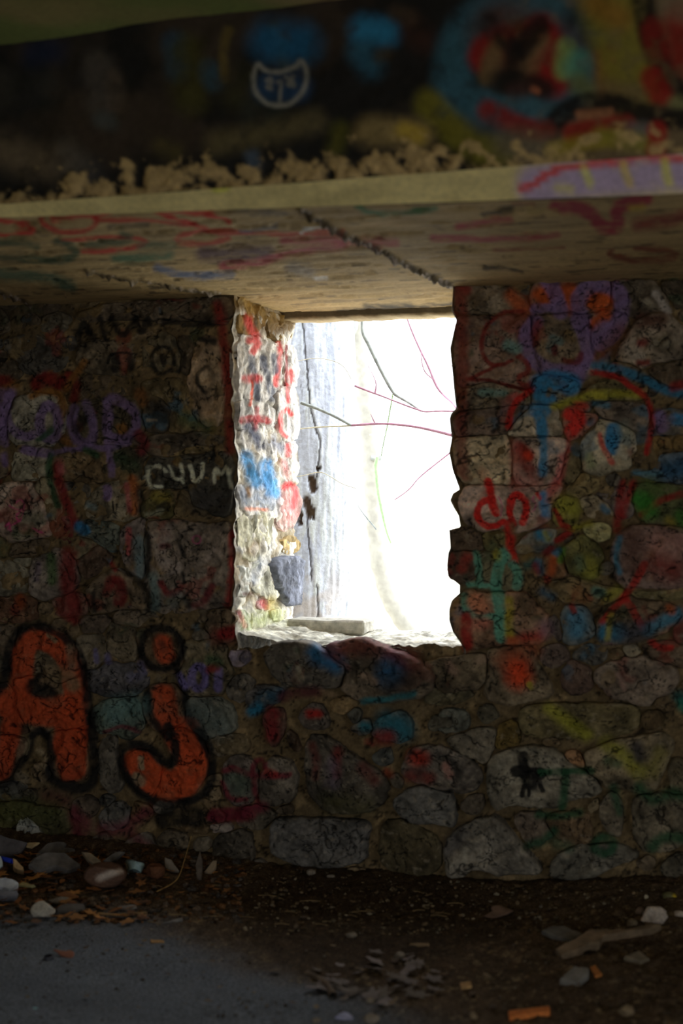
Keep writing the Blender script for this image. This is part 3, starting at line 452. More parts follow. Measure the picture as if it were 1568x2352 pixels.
# faint flecks of red, blue and ochre that decades of spraying have left all over
# ------------------------------------------------------------------ paint on the concrete: beam face, its chamfer, the underside
PB = [
('P', (44,40,36), 66, [(225,150),(232,230)], .7, .9), ('P', (50,42,34), 40, [(262,180),(268,240)], .7, .7), ('P', (42,44,42), 40, [(235,275),(250,280)], .7, .8), ('P', (34,32,28), 60, [(0,190),(5,220)], .8, .7), ('P', (26,26,24), 80, [(80,180),(110,200)], .9, .5), ('P', (12,20,40), 60, [(80,125),(120,115)], .9, .6),
('P', (12,42,62), 50, [(400,100),(410,160)], .7, .85), ('P', (40,38,14), 80, [(425,120),(440,220)], .7, .85), ('P', (26,46,56), 40, [(478,160),(490,190)], .7, .7), ('P', (58,48,22), 22, [(525,70),(510,110),(515,180)], .6, .8), ('P', (36,34,16), 60, [(560,180),(540,220)], .9, .6), ('P', (22,28,24), 60, [(580,250),(620,250)], .9, .6), ('P', (44,44,14), 26, [(630,60),(650,140)], .8, .6),
('P', (14,52,76), 90, [(620,95),(690,100)], .7, .9), ('P', (20,38,58), 70, [(615,200),(680,200)], .5, .85), ('P', (86,84,78), 11, [(598,152),(590,143),(580,170),(582,205),(600,232),(628,244),(660,242),(690,222),(705,190),(704,155),(690,136),(684,150),(668,156),(640,164),(612,162),(598,152)], .45, .85),
('P', (80,78,72), 10, [(612,184),(622,178),(622,192),(610,200),(622,203)], .5, .8), ('P', (80,78,72), 10, [(656,176),(672,190)], .5, .8), ('P', (80,78,72), 10, [(672,176),(658,196),(676,198)], .5, .8), ('P', (80,78,72), 9, [(636,186),(648,184),(644,200),(642,236)], .5, .8),
('P', (24,74,100), 66, [(838,70),(880,75)], .7, .9), ('P', (22,52,66), 60, [(830,120),(850,150)], .8, .8), ('P', (40,32,16), 30, [(870,130),(890,120)], .8, .6), ('P', (38,20,14), 60, [(950,70),(970,90)], .9, .6), ('P', (44,34,24), 40, [(910,30),(940,40)], .8, .6),
('P', (30,56,66), 90, [(1050,235),(1035,170),(1060,80),(1130,20),(1210,0),(1290,40),(1345,100),(1330,200),(1270,245),(1150,255),(1050,235)], .5, .92), ('P', (46,40,48), 60, [(1300,80),(1330,110)], .8, .7), ('P', (14,10,9), 60, [(1320,40),(1375,100)], .7, .7),
('P', (50,24,12), 150, [(1160,80),(1220,110)], .6, .9), ('P', (84,12,10), 60, [(1105,135),(1115,110),(1150,85)], .5, .9), ('P', (84,10,10), 70, [(1245,70),(1265,120),(1240,180),(1275,190)], .5, .9), ('P', (68,54,34), 40, [(1145,100),(1125,140),(1118,175)], .6, .9), ('P', (74,58,38), 46, [(1240,90),(1215,150)], .6, .9), ('P', (14,10,9), 46, [(1125,55),(1170,100),(1190,140),(1165,190)], .5, .9), ('P', (14,10,9), 50, [(1240,60),(1200,110)], .5, .9), ('P', (14,12,10), 50, [(1145,190),(1220,190),(1250,205)], .6, .9), ('P', (104,60,40), 16, [(1222,205),(1232,208)], .6, .8), ('P', (40,24,22), 40, [(1180,210),(1200,205)], .8, .7),
('P', (78,92,50), 44, [(1300,110),(1295,160)], .6, .9), ('P', (46,84,72), 50, [(1330,140),(1320,160)], .7, .8), ('P', (64,66,36), 50, [(1330,190),(1350,210)], .8, .8), ('P', (80,16,12), 50, [(1390,130),(1400,210)], .6, .9),
('P', (76,70,24), 150, [(1410,20),(1440,110),(1450,190)], .4, .92), ('P', (90,60,20), 60, [(1370,10),(1420,40)], .8, .7), ('P', (66,54,36), 60, [(1400,215),(1460,220)], .7, .8), ('P', (12,9,8), 56, [(1475,-20),(1490,80),(1530,170),(1590,270)], .4, .95), ('P', (76,14,11), 60, [(1500,70),(1510,110)], .5, .8), ('P', (80,15,11), 70, [(1560,40),(1575,140)], .5, .9), ('P', (84,14,11), 60, [(1500,180),(1515,215)], .4, .9), ('P', (74,62,48), 60, [(1540,10),(1575,20)], .8, .7), ('P', (80,78,50), 40, [(1555,240),(1570,260)], .7, .8),
('P', (14,11,10), 50, [(1265,300),(1290,260),(1340,235),(1420,240),(1500,270),(1590,275)], .4, .95), ('P', (80,15,12), 50, [(1120,255),(1190,290),(1250,300)], .5, .9), ('P', (84,18,13), 40, [(1310,305),(1360,285),(1440,285)], .5, .9), ('P', (60,58,58), 40, [(1450,300),(1480,300)], .7, .8), ('P', (98,64,44), 20, [(1330,265),(1400,258)], .6, .8), ('P', (40,46,50), 70, [(1100,300),(1120,320)], .8, .7),
('P', (66,62,16), 70, [(985,240),(1030,290),(1080,335),(1150,355)], .5, .92), ('P', (64,58,48), 70, [(1170,330),(1250,335)], .8, .8), ('P', (96,84,20), 36, [(1270,345),(1340,325),(1420,320)], .7, .8), ('P', (94,18,14), 44, [(1510,300),(1505,350)], .4, .9), ('P', (84,80,28), 40, [(1380,310),(1470,330)], .8, .7),
('P', (92,78,48), 60, [(845,305),(900,300),(960,310)], .9, .85), ('P', (110,92,30), 40, [(930,300),(960,310)], .7, .8), ('P', (70,60,46), 70, [(0,340),(60,370),(150,370)], 1.0, .7), ('P', (52,50,48), 60, [(160,360),(200,400)], 1.0, .5), ('P', (56,50,24), 40, [(370,340),(400,350)], .9, .6), ('P', (70,62,40), 50, [(500,330),(600,310),(720,280)], 1.0, .6), ('P', (50,60,72), 30, [(580,360),(585,375)], .8, .6), ('P', (60,58,16), 40, [(780,300),(770,340)], .9, .6),
]
PC = [  # chamfer
('P', (96,84,104), 90, [(1230,425),(1330,410),(1480,400),(1600,395)], .4, .9), ('P', (150,30,22), 15, [(1195,432),(1225,428),(1260,395),(1340,376),(1450,366),(1600,360)], .4, .9), ('P', (132,112,60), 20, [(1340,390),(1355,420)], .6, .8), ('P', (134,100,50), 20, [(1430,380),(1445,420)], .6, .8), ('P', (134,110,50), 22, [(1525,375),(1535,420)], .6, .8), ('P', (140,110,40), 20, [(1280,430),(1310,435)], .8, .6), ('P', (150,120,40), 22, [(495,432),(515,428)], .7, .8),
]
PU_ = [
('P', (24,21,18), 9, [(660,724),(760,717),(860,709),(1060,696)], .4, .9), ('P', (30,27,22), 14, [(840,702),(880,704),(940,700)], .6, .8), ('P', (40,34,26), 5, [(680,700),(800,690),(1000,676)], .7, .5),
('U', (104,24,20), 20, [(-20,295),(60,300),(190,350),(-20,362)], .35, .9), ('U', (98,24,20), 22, [(190,300),(240,330),(330,348),(430,325),(450,285),(420,272),(240,290)], .35, .85), ('U', (104,24,20), 18, [(430,280),(570,243)], .35, .9), ('U', (98,26,20), 18, [(450,290),(600,293),(750,300),(900,325)], .4, .8), ('U', (106,24,20), 20, [(650,235),(760,270),(950,338)], .35, .9), ('U', (106,24,20), 22, [(770,250),(900,255),(1050,300)], .35, .9), ('U', (100,24,20), 22, [(280,388),(520,365),(650,378),(680,400),(560,428),(380,437)], .35, .85), ('U', (98,26,22), 24, [(1050,378),(950,402),(840,395),(800,375),(860,352),(1100,350),(1350,352),(1568,342)], .4, .8),
('U', (24,38,28), 28, [(-20,400),(100,398),(170,415)], .6, .8), ('U', (22,38,28), 34, [(260,390),(330,410),(360,445),(300,475),(150,480),(-20,460)], .5, .85), ('U', (24,40,30), 34, [(560,350),(620,380),(400,410)], .6, .7), ('U', (28,48,40), 50, [(-20,540),(120,548),(220,555),(330,600)], .6, .8), ('U', (20,52,40), 40, [(530,465),(620,470),(780,450)], .7, .8), ('U', (30,52,42), 30, [(640,410),(800,405)], .7, .6), ('U', (44,54,74), 36, [(720,508),(860,550),(1060,545)], .6, .85), ('U', (58,60,66), 14, [(1100,345),(1270,322)], .6, .8), ('U', (38,24,34), 70, [(930,445),(1050,455),(1230,435)], .6, .85), ('U', (84,22,34), 36, [(1020,505),(1180,490),(1320,440),(1568,410)], .7, .8), ('U', (84,22,30), 40, [(1300,385),(1568,380)], .7, .8), ('U', (176,150,140), 14, [(1385,350),(1400,325),(1500,322),(1520,340)], .4, .9), ('U', (40,38,36), 30, [(1050,245),(1180,240),(1300,265)], .7, .8), ('U', (24,22,20), 14, [(1150,270),(1240,270)], .6, .9), ('U', (56,58,62), 50, [(1330,510),(1420,530)], .9, .6), ('U', (150,150,150), 10, [(1440,560),(1500,556)], .5, .8), ('U', (24,20,18), 14, [(690,600),(770,610)], .5, .8), ('U', (52,46,32), 60, [(0,480),(90,450)], .9, .6), ('U', (28,24,22), 20, [(500,320),(680,315)], .7, .7),
('V', (20,18,17), 18, [(220,325),(400,328),(500,315),(640,298)], .5, .9), ('V', (34,62,42), 28, [(70,345),(150,385),(260,385),(430,350)], .5, .85), ('V', (24,22,18), 22, [(650,380),(720,372),(780,365)], .6, .85), ('V', (86,22,32), 36, [(540,440),(700,412),(770,405)], .7, .85), ('V', (82,22,32), 30, [(420,490),(620,500),(860,495),(990,478)], .6, .8), ('V', (78,18,32), 60, [(980,350),(1120,355),(1180,420),(1200,450),(1280,440),(1250,350),(1400,310)], .35, .9), ('V', (66,18,22), 60, [(1360,430),(1450,420),(1600,390)], .7, .8), ('V', (60,20,16), 26, [(1240,550),(1230,575),(1320,595),(1480,600),(1550,575),(1500,545),(1350,538)], .5, .8), ('V', (64,24,18), 16, [(700,550),(1020,543)], .7, .7), ('V', (26,24,20), 20, [(660,630),(750,632),(830,645)], .5, .85), ('V', (30,60,36), 24, [(1090,285),(1250,295),(1400,285),(1600,270)], .6, .85), ('V', (100,84,28), 30, [(1330,355),(1380,350)], .8, .7), ('V', (80,70,26), 24, [(860,370),(980,365)], .8, .6), ('V', (70,24,18), 14, [(790,340),(880,335)], .6, .7), ('V', (110,96,30), 16, [(1180,290),(1200,300)], .6, .7), ('V', (88,26,34), 40, [(-20,520),(250,510)], .7, .7),
]
# ------------------------------------------------------------------ paint on the window jamb (true albedo x 255 in linear light is set by E1)
JB = [
('J', (190,46,46), 54, [(180,230),(195,300),(230,340)], .4), ('J', (196,48,46), 44, [(190,370),(250,380),(210,440)], .4), ('J', (196,52,50), 30, [(370,390),(375,500),(350,600),(350,640)], .4), ('J', (120,30,30), 16, [(410,400),(412,560),(412,640)], .3), ('J', (190,60,60), 40, [(440,560),(445,610)], .5), ('J', (196,60,60), 22, [(420,640),(425,740)], .5), ('J', (64,70,88), 46, [(200,480),(225,600),(240,720)], .4), ('J', (64,70,88), 46, [(270,480),(300,600),(330,720)], .4), ('J', (70,74,88), 40, [(340,460),(345,560)], .5), ('J', (190,50,50), 50, [(170,600),(240,600)], .5), ('J', (210,80,50), 14, [(205,620),(205,720),(195,760)], .4), ('J', (170,46,50), 44, [(145,850),(280,840),(300,855)], .35), ('J', (160,50,56), 30, [(232,780),(225,900)], .5), ('J', (206,66,66), 28, [(440,820),(415,775),(380,810),(370,870),(380,920),(410,950)], .35), ('J', (64,70,92), 60, [(180,890),(240,960),(260,1000)], .6), ('J', (70,80,110), 60, [(340,980),(380,1020)], .8, .6), ('J', (60,140,196), 80, [(170,1070),(200,1150),(230,1220)], .5, .9), ('J', (56,140,200), 80, [(290,1120),(300,1200),(320,1270)], .5, .9), ('J', (100,170,220), 40, [(345,1220),(350,1300)], .5), ('J', (90,120,160), 120, [(180,1300),(300,1330)], .9, .5), ('J', (206,60,66), 40, [(400,1250),(440,1225),(470,1290),(450,1370)], .4), ('J', (210,130,130), 90, [(430,1330),(440,1420)], .9, .6), ('J', (226,140,110), 20, [(175,1382),(290,1388)], .5), ('J', (200,80,80), 30, [(420,1000),(425,1060)], .6), ('J', (190,90,90), 40, [(390,1100),(420,1180)], .8, .6), ('J', (150,110,60), 26, [(180,1260),(190,1300)], .6),
('J', (120,96,50), 130, [(120,130),(250,160),(400,230)], .6, .95), ('J', (150,120,60), 40, [(160,100),(200,200)], .6), ('J', (100,78,44), 70, [(290,300),(400,300),(440,260)], .7, .9), ('K', (200,60,70), 40, [(270,740),(290,770)], .5), ('K', (216,120,130), 30, [(130,800),(160,880)], .6), ('K', (190,170,90), 70, [(320,740),(330,770)], .8, .7), ('K', (140,110,70), 60, [(200,430),(230,400)], .8, .6), ('K', (170,180,120), 90, [(180,860),(340,820)], .9, .6), ('K', (90,110,140), 60, [(260,500),(220,600)], .9, .5), ('K', (90,60,50), 30, [(160,690),(200,690)], .6),
]
# ------------------------------------------------------------------ painting
def apply_paint(col, px, py, P, strokes, e, worn=0.35):
    wx = (fbm(P, 26, 3, 5) - .5) * 9; wy = (fbm(P, 26, 3, 6) - .5) * 9
    x = px + wx; y = py + wy
    wear = ss(.28, .5, fbm(P, 30, 5, 9))
    for st in strokes:
        t, c, w, pts = st[:4]; soft = st[4] if len(st) > 4 else .25; op = st[5] if len(st) > 5 else .88
        p = tp(t, pts); r = w * TILE[t][2] / 2
        if len(p) > 2: p = smooth_open(p, 2)
        R = r * (1 + soft) + 1.5
        k = np.nonzero((x > p[:, 0].min() - R) & (x < p[:, 0].max() + R) & (y > p[:, 1].min() - R) & (y < p[:, 1].max() + R))[0]
        if not len(k): continue
        X = x[k]; Y = y[k]; d = np.full(len(k), 1e9)
        if len(p) == 1: d = np.hypot(X - p[0, 0], Y - p[0, 1])
        for a, b in zip(p[:-1], p[1:]):
            v = b - a; L = max(v @ v, 1e-9); u = np.clip(((X - a[0]) * v[0] + (Y - a[1]) * v[1]) / L, 0, 1)
            d = np.minimum(d, np.hypot(X - a[0] - u * v[0], Y - a[1] - u * v[1]))
        al = (1 - ss(r * (1 - soft) - 1, r * (1 + soft) + 1, d)) * op * (1 - worn * (1 - wear[k]))
        col[k] = col[k] * (1 - al[:, None]) + alb(c, e) * al[:, None]
    return col

# ------------------------------------------------------------------ window wall
wall = bpy.data.objects.new('wall_back', None); C.objects.link(wall); wall.location = (-1.5, W, 0)
tag(wall, 'rubble stone wall covered in graffiti with a rough window opening', 'wall', kind='structure')
def kid(o):
    o.parent = wall; o.matrix_parent_inverse = wall.matrix_world.inverted() if False else o.matrix_parent_inverse
    o.location = (1.5, -W, 0); return o
EL = np.array([(600,540),(670,540),(800,538),(900,536),(980,537),(1010,544),(1100,546),(1190,545),(1300,540),(1400,539),(1490,546),(1540,546)], float)
ER = np.array([(600,1044),(650,1044),(715,1040),(726,1046),(737,1051),(748,1048),(760,1045),(800,1036),(830,1039),(860,1042),(905,1046),(938,1050),(950,1038),(962,1035),(985,1037),(1005,1040),(1040,1034),(1080,1042),(1108,1052),(1124,1058),(1133,1043),(1149,1036),(1165,1044),(1185,1056),(1212,1060),(1216,1034),(1258,1037),(1270,1032),(1300,1029),(1325,1034),(1343,1058),(1362,1058),(1378,1040),(1400,1034),(1425,1034),(1450,1042),(1475,1060),(1490,1068),(1540,1070)], float)
_rag = np.random.RandomState(5).uniform(-1, 1, 400); _rag = np.convolve(_rag, [.25, .5, .25], 'same')
eL = lambda y: np.interp(y, EL[:, 0], EL[:, 1]) + 7 * np.interp(y, np.arange(400) * 9.0, _rag); eR = lambda y: np.interp(y, ER[:, 0], ER[:, 1])
def mortar_disp(P):
    return (fbm(P, 9, 4, 1) - .5) * .05 + (fbm(P, 45, 3, 2) - .5) * .018
pieces = []   # (name, V, Q, base colour, kind)
def mortar_patch(PX, PY):
    nr, nc = PX.shape
    up = ss(1650, 1350, PY.ravel()) * .014 + ss(620, 480, PX.ravel()) * .004
    P = on_y(PX.ravel(), PY.ravel(), W + .012); d = mortar_disp(P) + up; P[:, 1] -= d
    return P, grid_quads(nr, nc, flip=True)
ys = np.arange(600, 1500, 5.0)
u = np.linspace(0, 1, 140)
EDGE_X = on_y([540], [1130], W)[0, 0]
mV, mQ, off = [], [], 0
for PX in (-150 + (eL(ys)[:, None] + 150) * u[None], None, None):
    pass
def add_patch(PX, PY):
    global off
    P, q = mortar_patch(PX, PY); mV.append(P); mQ.append(q + off); off += len(P)
u = np.linspace(0, 1, 210)
add_patch(-520 + (eL(ys)[:, None] + 520) * u[None], ys[:, None] + 0 * u[None])
add_patch(eR(ys)[:, None] + (2150 - eR(ys)[:, None]) * u[None], ys[:, None] + 0 * u[None])
yb = np.arange(1487, 2180, 5.0); xb = np.arange(-520, 2151, 5.0)
yw = (np.convolve(np.random.RandomState(8).uniform(-1, 1, len(xb)), [.2, .3, .3, .2], 'same') * 9 - 4)[None] * ss(1530, 1487, yb)[:, None]
add_patch(xb[None] + 0 * yb[:, None], yb[:, None] + yw)
mV = np.vstack(mV); mQ = np.vstack(mQ)

def stone_mesh(pl, frame, n_out, h, step=.0075, skirt=.03, rough=1.0, seed=0, inset=1.2, it=2):
    """a stone bedded in the wall: outline pl (photo frame) laid on a plane, domed outwards by h"""
    c0 = pl.mean(0); v = pl - c0; L = np.linalg.norm(v, axis=1)[:, None]
    pl = c0 + v * np.maximum(.6, (L - inset) / np.maximum(L, 1e-6))
    P = frame(pl[:, 0], pl[:, 1]); P = resample(chaikin(P, it), step)
    c = P.mean(0)
    nrm = np.linalg.norm(P - c, axis=1); rad = P - c
    P = P + rad / nrm[:, None] * ((fbm(P, 50, 3, seed) - .5) * .012)[:, None]
    R = np.median(nrm); m = max(4, int(1.8 * R / step))
    prof = [(1.0, -skirt), (1.0, 0.0), (.99, .6), (.972, .88)] + [(s, 1.0) for s in np.linspace(.91, 0.02, m)]
    V = []
    N = np.asarray(n_out, float); rs_ = np.random.RandomState(seed + 77); tl = rs_.uniform(-.07, .07, 3)
    for s, hh in prof:
        Q = c + (P - c) * s
        e = hh if hh < 0 else hh * h
        if hh < 0: V.append(Q + N * hh)
        else:
            dome = h * .18 * (1 - s * s) * (hh > 0)
            rr = ((np.abs(fbm(Q, 11, 3, seed + 3) - .5) * -.07 + .008) + (fbm(Q, 40, 4, seed + 5) - .5) * .018 + (Q - c) @ tl * .6) * rough * min(1, hh + .2)
            V.append(Q + N * (e + dome)[..., None] * 1.0 + N * rr[:, None] if not np.isscalar(dome) else Q + N * (e + dome) + N * rr[:, None])
    n = len(P); nr = len(prof); V = np.vstack(V)
    i = np.arange(nr - 1)[:, None]; j = np.arange(n)[None]
    q = np.stack([(i * n + j).ravel(), (i * n + (j + 1) % n).ravel(), ((i + 1) * n + (j + 1) % n).ravel(), ((i + 1) * n + j).ravel()], 1)
    return V, q
front = lambda x, y: on_y(x, y, W)
stones = []
rnd = np.random.RandomState(3)
def base_col(c, P, seed):
    b = alb(c); n = fbm(P, 14, 4, seed)[:, None]; n2 = fbm(P, 70, 4, seed + 2)[:, None]
    col = b * np.clip(1 + (n - .5) * 2.2, .35, 1.8) * np.clip(1 + (n2 - .5) * 1.3, .5, 1.6) * 1.08
    sp = ss(.64, .74, fbm(P, 60, 3, seed + 4))[:, None] * .35
    return col * (1 - sp) + alb((92, 84, 70)) * sp * .8 + col * sp * .2
# coverage mask, to find gaps for the small stones between
MS = 4; mw, mh = 1900 // MS, 1560 // MS; MX0, MY0 = -160, 600
mask = np.zeros((mh, mw), bool); gx, gy = np.meshgrid(MX0 + (np.arange(mw) + .5) * MS, MY0 + (np.arange(mh) + .5) * MS)
def inside(pl, X, Y):
    r = np.zeros(X.shape, bool); n = len(pl)
    for i in range(n):
        x1, y1 = pl[i]; x2, y2 = pl[(i + 1) % n]
        if y1 == y2: continue
        r ^= ((y1 > Y) != (y2 > Y)) & (X < (x2 - x1) * (Y - y1) / (y2 - y1) + x1)
    return r
def cover(pl):
    x0, y0 = pl.min(0); x1, y1 = pl.max(0)
    a, b = max(0, int((x0 - MX0) / MS)), min(mw, int((x1 - MX0) / MS) + 2); c, d = max(0, int((y0 - MY0) / MS)), min(mh, int((y1 - MY0) / MS) + 2)
    if b > a and d > c: mask[c:d, a:b] |= inside(pl, gx[c:d, a:b], gy[c:d, a:b])
for k, (t, pts, c, h) in enumerate(ST):
    pl = tp(t, pts); area = .5 * np.sum(pl[:, 0] * np.roll(pl[:, 1], -1) - np.roll(pl[:, 0], -1) * pl[:, 1])
    if area < 0: pl = pl[::-1]
    cover(pl); stones.append((pl, h, c, k))
win = (gx > eL(gy) - 8) & (gx < eR(gy) + 6) & (gy < 1500)
mask |= win | (gy > 2035) | (gy < 640)
lab = np.zeros((1560 // 2, 1900 // 2), np.int32); lgx, lgy = np.meshgrid(MX0 + (np.arange(1900 // 2) + .5) * 2, MY0 + (np.arange(1560 // 2) + .5) * 2)
def stamp(pl, k):
    x0, y0 = pl.min(0); x1, y1 = pl.max(0)
    a, b = max(0, int((x0 - MX0) / 2)), min(lab.shape[1], int((x1 - MX0) / 2) + 2); c, d = max(0, int((y0 - MY0) / 2)), min(lab.shape[0], int((y1 - MY0) / 2) + 2)
    if b > a and d > c:
        m = inside(pl, lgx[c:d, a:b], lgy[c:d, a:b]); lab[c:d, a:b][m] = k
def grow(pl, k, most=13.0):
    P = resample(chaikin(pl, 1), 7.0); c = P.mean(0); D = P - c; D /= np.linalg.norm(D, axis=1)[:, None]
    free = np.full(len(P), most * 2)
    for r in np.arange(1, most * 2, 1.5):
        q = P + D * r; i = np.clip(((q[:, 1] - MY0) / 2).astype(int), 0, lab.shape[0] - 1); j = np.clip(((q[:, 0] - MX0) / 2).astype(int), 0, lab.shape[1] - 1)
        hit = (lab[i, j] != 0) & (lab[i, j] != k); free = np.where(hit & (free == most * 2), r, free)
    g = np.minimum(free / 2 - 1.0, most)
    g = np.minimum(g, np.minimum(np.roll(g, 1), np.roll(g, -1)) + 4)
    return P + D * g[:, None]
PAL = [(46,41,33), (54,46,35), (40,34,27), (50,46,40), (60,50,36), (44,42,38), (52,42,28)]
cnt = 0; tries = 0
for R_ in (52, 42, 34, 27, 21, 16, 12):
    for _ in range(420):
        if cnt >= 290 - len(ST): break
        x = rnd.uniform(-130, 1700); y = rnd.uniform(655, 2015)
        a_ = rnd.uniform(1.0, 1.7); nv = rnd.randint(5, 8); th = np.linspace(0, 2 * pi, nv, endpoint=False) + rnd.uniform(-.25, .25, nv) + rnd.uniform(0, 1.2)
        rr = R_ * rnd.uniform(.8, 1.12, nv); pl = np.stack([x + rr * np.cos(th) * a_, y + rr * np.sin(th) / a_ ** .3], 1)
        chk = np.vstack([pl, (pl + (x, y)) / 2, [[x, y]]])
        ii = ((chk[:, 1] - MY0) / MS).astype(int); jj = ((chk[:, 0] - MX0) / MS).astype(int)
        if (ii < 0).any() or (ii >= mh).any() or (jj < 0).any() or (jj >= mw).any() or mask[ii, jj].any(): continue
        cover(c_ := (pl - (x, y)) * 1.06 + (x, y)); cnt += 1
        stones.append((pl, rnd.uniform(.004, .016), PAL[rnd.randint(len(PAL))], 900 + cnt))
lab[(lgx > eL(lgy)) & (lgx < eR(lgy)) & (lgy < 1492)] = 99999; lab[lgy < 700 - .042 * lgx] = 99999; lab[(lgx > eL(lgy) - 6) & (lgx < eL(lgy) + 8) & (lgy < 1500)] = 99999
for i, (pl, h, c, k) in enumerate(stones): stamp(pl, i + 1)
for i, (pl, h, c, k) in enumerate(stones):
    most = 9.0 if k >= 900 else (5.0 if ST[k][0] in 'CDG' else 13.0)
    pl = grow(pl, i + 1, most); V, q = stone_mesh(pl, front, (0, -1, 0), h * .85, seed=k * 7, inset=.2, it=1); stones[i] = (V, q, c, k)
# beyond the frame on either side the same rubble goes on, joined into one part
edge_V, edge_C = [], []; spots = []
for _ in range(900):
    x = rnd.uniform(-490, -165) if rnd.rand() < .42 else rnd.uniform(1735, 2120); y = rnd.uniform(660, 2030); R_ = rnd.uniform(20, 52)
    if any((x - a) ** 2 + (y - b) ** 2 < (1.02 * (R_ + c)) ** 2 for a, b, c in spots): continue
    spots.append((x, y, R_)); nv = rnd.randint(5, 8); th = np.linspace(0, 2 * pi, nv, endpoint=False) + rnd.uniform(-.25, .25, nv); rr = R_ * rnd.uniform(.9, 1.15, nv)
    V, q = stone_mesh(np.stack([x + rr * np.cos(th), y + rr * np.sin(th)], 1), front, (0, -1, 0), rnd.uniform(.006, .02), step=.016, seed=3000 + len(spots), it=1)
    edge_V.append((V, q)); edge_C.append(PAL[rnd.randint(len(PAL))])
eo = np.cumsum([0] + [len(v) for v, _ in edge_V]); ev = np.vstack([v for v, _ in edge_V]); eq = np.vstack([q + o_ for (_, q), o_ in zip(edge_V, eo)]); stones.append((ev, eq, (50, 44, 34), 5000))
# base colours, then all the spray paint in one go
nM = len(mV)
mb = alb((56, 46, 30)) * (.6 + .8 * fbm(mV, 12, 4, 40))[:, None] * (.8 + .4 * fbm(mV, 60, 4, 44))[:, None]
chip = ss(.6, .68, fbm(mV, 22, 4, 47))[:, None]; mb = mb * (1 - chip * .7) + alb((82, 68, 46)) * chip * .7
allV = np.vstack([mV] + [s[0] for s in stones]); allC = np.vstack([mb] + [base_col(s[2], s[0], s[3]) for s in stones])
# flecks of old colour
for kk, (c, th_) in enumerate([((70,18,14), .64), ((22,52,66), .67), ((72,56,24), .66), ((30,40,26), .67)]):
    f = ss(th_, th_ + .06, fbm(allV, 7.5, 4, 60 + kk * 7))[:, None] * .5 * ss(.55, .85, allV[:, 2])[:, None]
    allC = allC * (1 - f) + alb(c) * f
apx, apy = proj(allV)
allC = apply_paint(allC, apx, apy, allV, PT, E0 * .95, .3)
ck = np.minimum(np.abs(fbm(allV, 7, 4, 85) - .5) / .012, np.abs(fbm(allV * (1, 1, 1.6), 12, 4, 88) - .5) / .011); ck = 1 - ss(.3, 1, ck)
allV[:, 1] += ck * .006; allC = allC * (1 - .8 * ck[:, None])
k0 = nM; mV = allV[:nM]
for i, sv in enumerate(stones): stones[i] = (allV[k0:k0 + len(sv[0])],) + tuple(sv[1:]); k0 += len(sv[0])
soot = ss(.54, .7, fbm(allV, 4.5, 4, 82))[:, None] * .3; allC = allC * (1 - soot) + alb((16, 14, 11)) * soot
grime = .86 + .28 * fbm(allV, 60, 3, 80); allC = allC * grime[:, None]
mo = kid(mesh_np('mortar', mV, mQ, allC[:nM], M_WALL, wall)); k0 = nM
LAB = {'G6': None}
LABS = {('G', 310): 'grey stone with a black leaf-shaped mark and a green I', ('F', 170): 'pale stone sprayed with two red letters', ('A', 930, 1110): 'dark stone with white sprayed capitals',
 ('E', 100, 1090): 'whitewashed stone block at the window edge', ('G', 30): 'large bare grey stone at the wall foot', ('D', 350): 'long rectangular bare grey stone at the wall foot', ('D', 690): 'big stone bulging over the window sill',
 ('A', -60, 1350): 'pale stone with magenta scribbles', ('F', 1130): 'big bulging reddish stone', ('F', 70, 880): 'rounded stone with a teal digit at the window corner', ('E', 1240, 420): 'pale round stone high in the wall', ('B', 945): 'large square grey stone beside the window', ('C', 130): 'white-splashed stone low in the wall'}
for V, q, c, k in stones:
    o = kid(mesh_np('stone', V, q, allC[k0:k0 + len(V)], M_WALL, wall)); k0 += len(V)
    if k == 5000: o.name = 'rubble_stones'; o['kind'] = 'stuff'
    if k < 900:
        key = ST[k]; lb = LABS.get((key[0],) + key[1][0]) or LABS.get((key[0], key[1][0][0])); 
        if lb: o['label'] = lb
# core of the wall round the opening
XL = on_y([541], [1130], W)[0, 0]; XR = on_y([1046], [1130], W)[0, 0]; ZS = .775
bm = bmesh.new()
for lo, hi in (((RX0 - .3, W + .05, -.4), (XL - .06, W + THICK, 2.6)), ((XR + .06, W + .05, -.4), (RX1 + .3, W + THICK, 2.6)), ((XL - .07, W + .05, -.4), (XR + .07, W + THICK, ZS - .05))):
    box_bm(bm, lo, hi)
kid(obj_bm('core', bm, M_SHELL, wall))
# jambs and sill
E1 = .8
JS = [('J', [(130,340),(260,370),(380,440),(370,640),(300,720),(190,740),(120,700)]), ('J', [(390,390),(470,430),(480,640),(400,640)]), ('J', [(360,660),(480,660),(490,940),(400,980),(350,880)]),
 ('J', [(110,720),(330,760),(350,880),(270,900),(100,900)]), ('J', [(110,920),(280,900),(400,960),(420,1020),(330,1110),(180,1060)]), ('J', [(130,1070),(350,1130),(370,1290),(310,1400),(140,1410),(120,1200)]),
 ('J', [(390,1000),(470,980),(490,1180),(380,1200),(370,1120)]), ('K', [(370,60),(470,40),(490,160),(440,310),(400,310),(350,250)]), ('K', [(120,210),(330,200),(310,380),(220,500),(110,430)]),
 ('K', [(205,520),(300,500),(310,640),(370,700),(300,730),(190,640)]), ('K', [(110,520),(190,540),(180,700),(100,700)]), ('K', [(230,740),(300,720),(310,780),(250,790)]), ('K', [(110,790),(180,790),(200,940),(120,950)]),
 ('K', [(200,790),(300,780),(290,880),(210,930)]), ('K', [(320,780),(420,790),(400,850),(320,850)]), ('K', [(310,500),(350,460),(500,460),(500,600),(490,750),(400,770),(370,680),(310,580)]), ('K', [(380,380),(440,330),(490,390),(480,440),(400,450)]),
 ('J', [(120,100),(250,120),(300,260),(200,340),(130,320)]), ('J', [(290,200),(420,230),(450,360),(330,380)])]
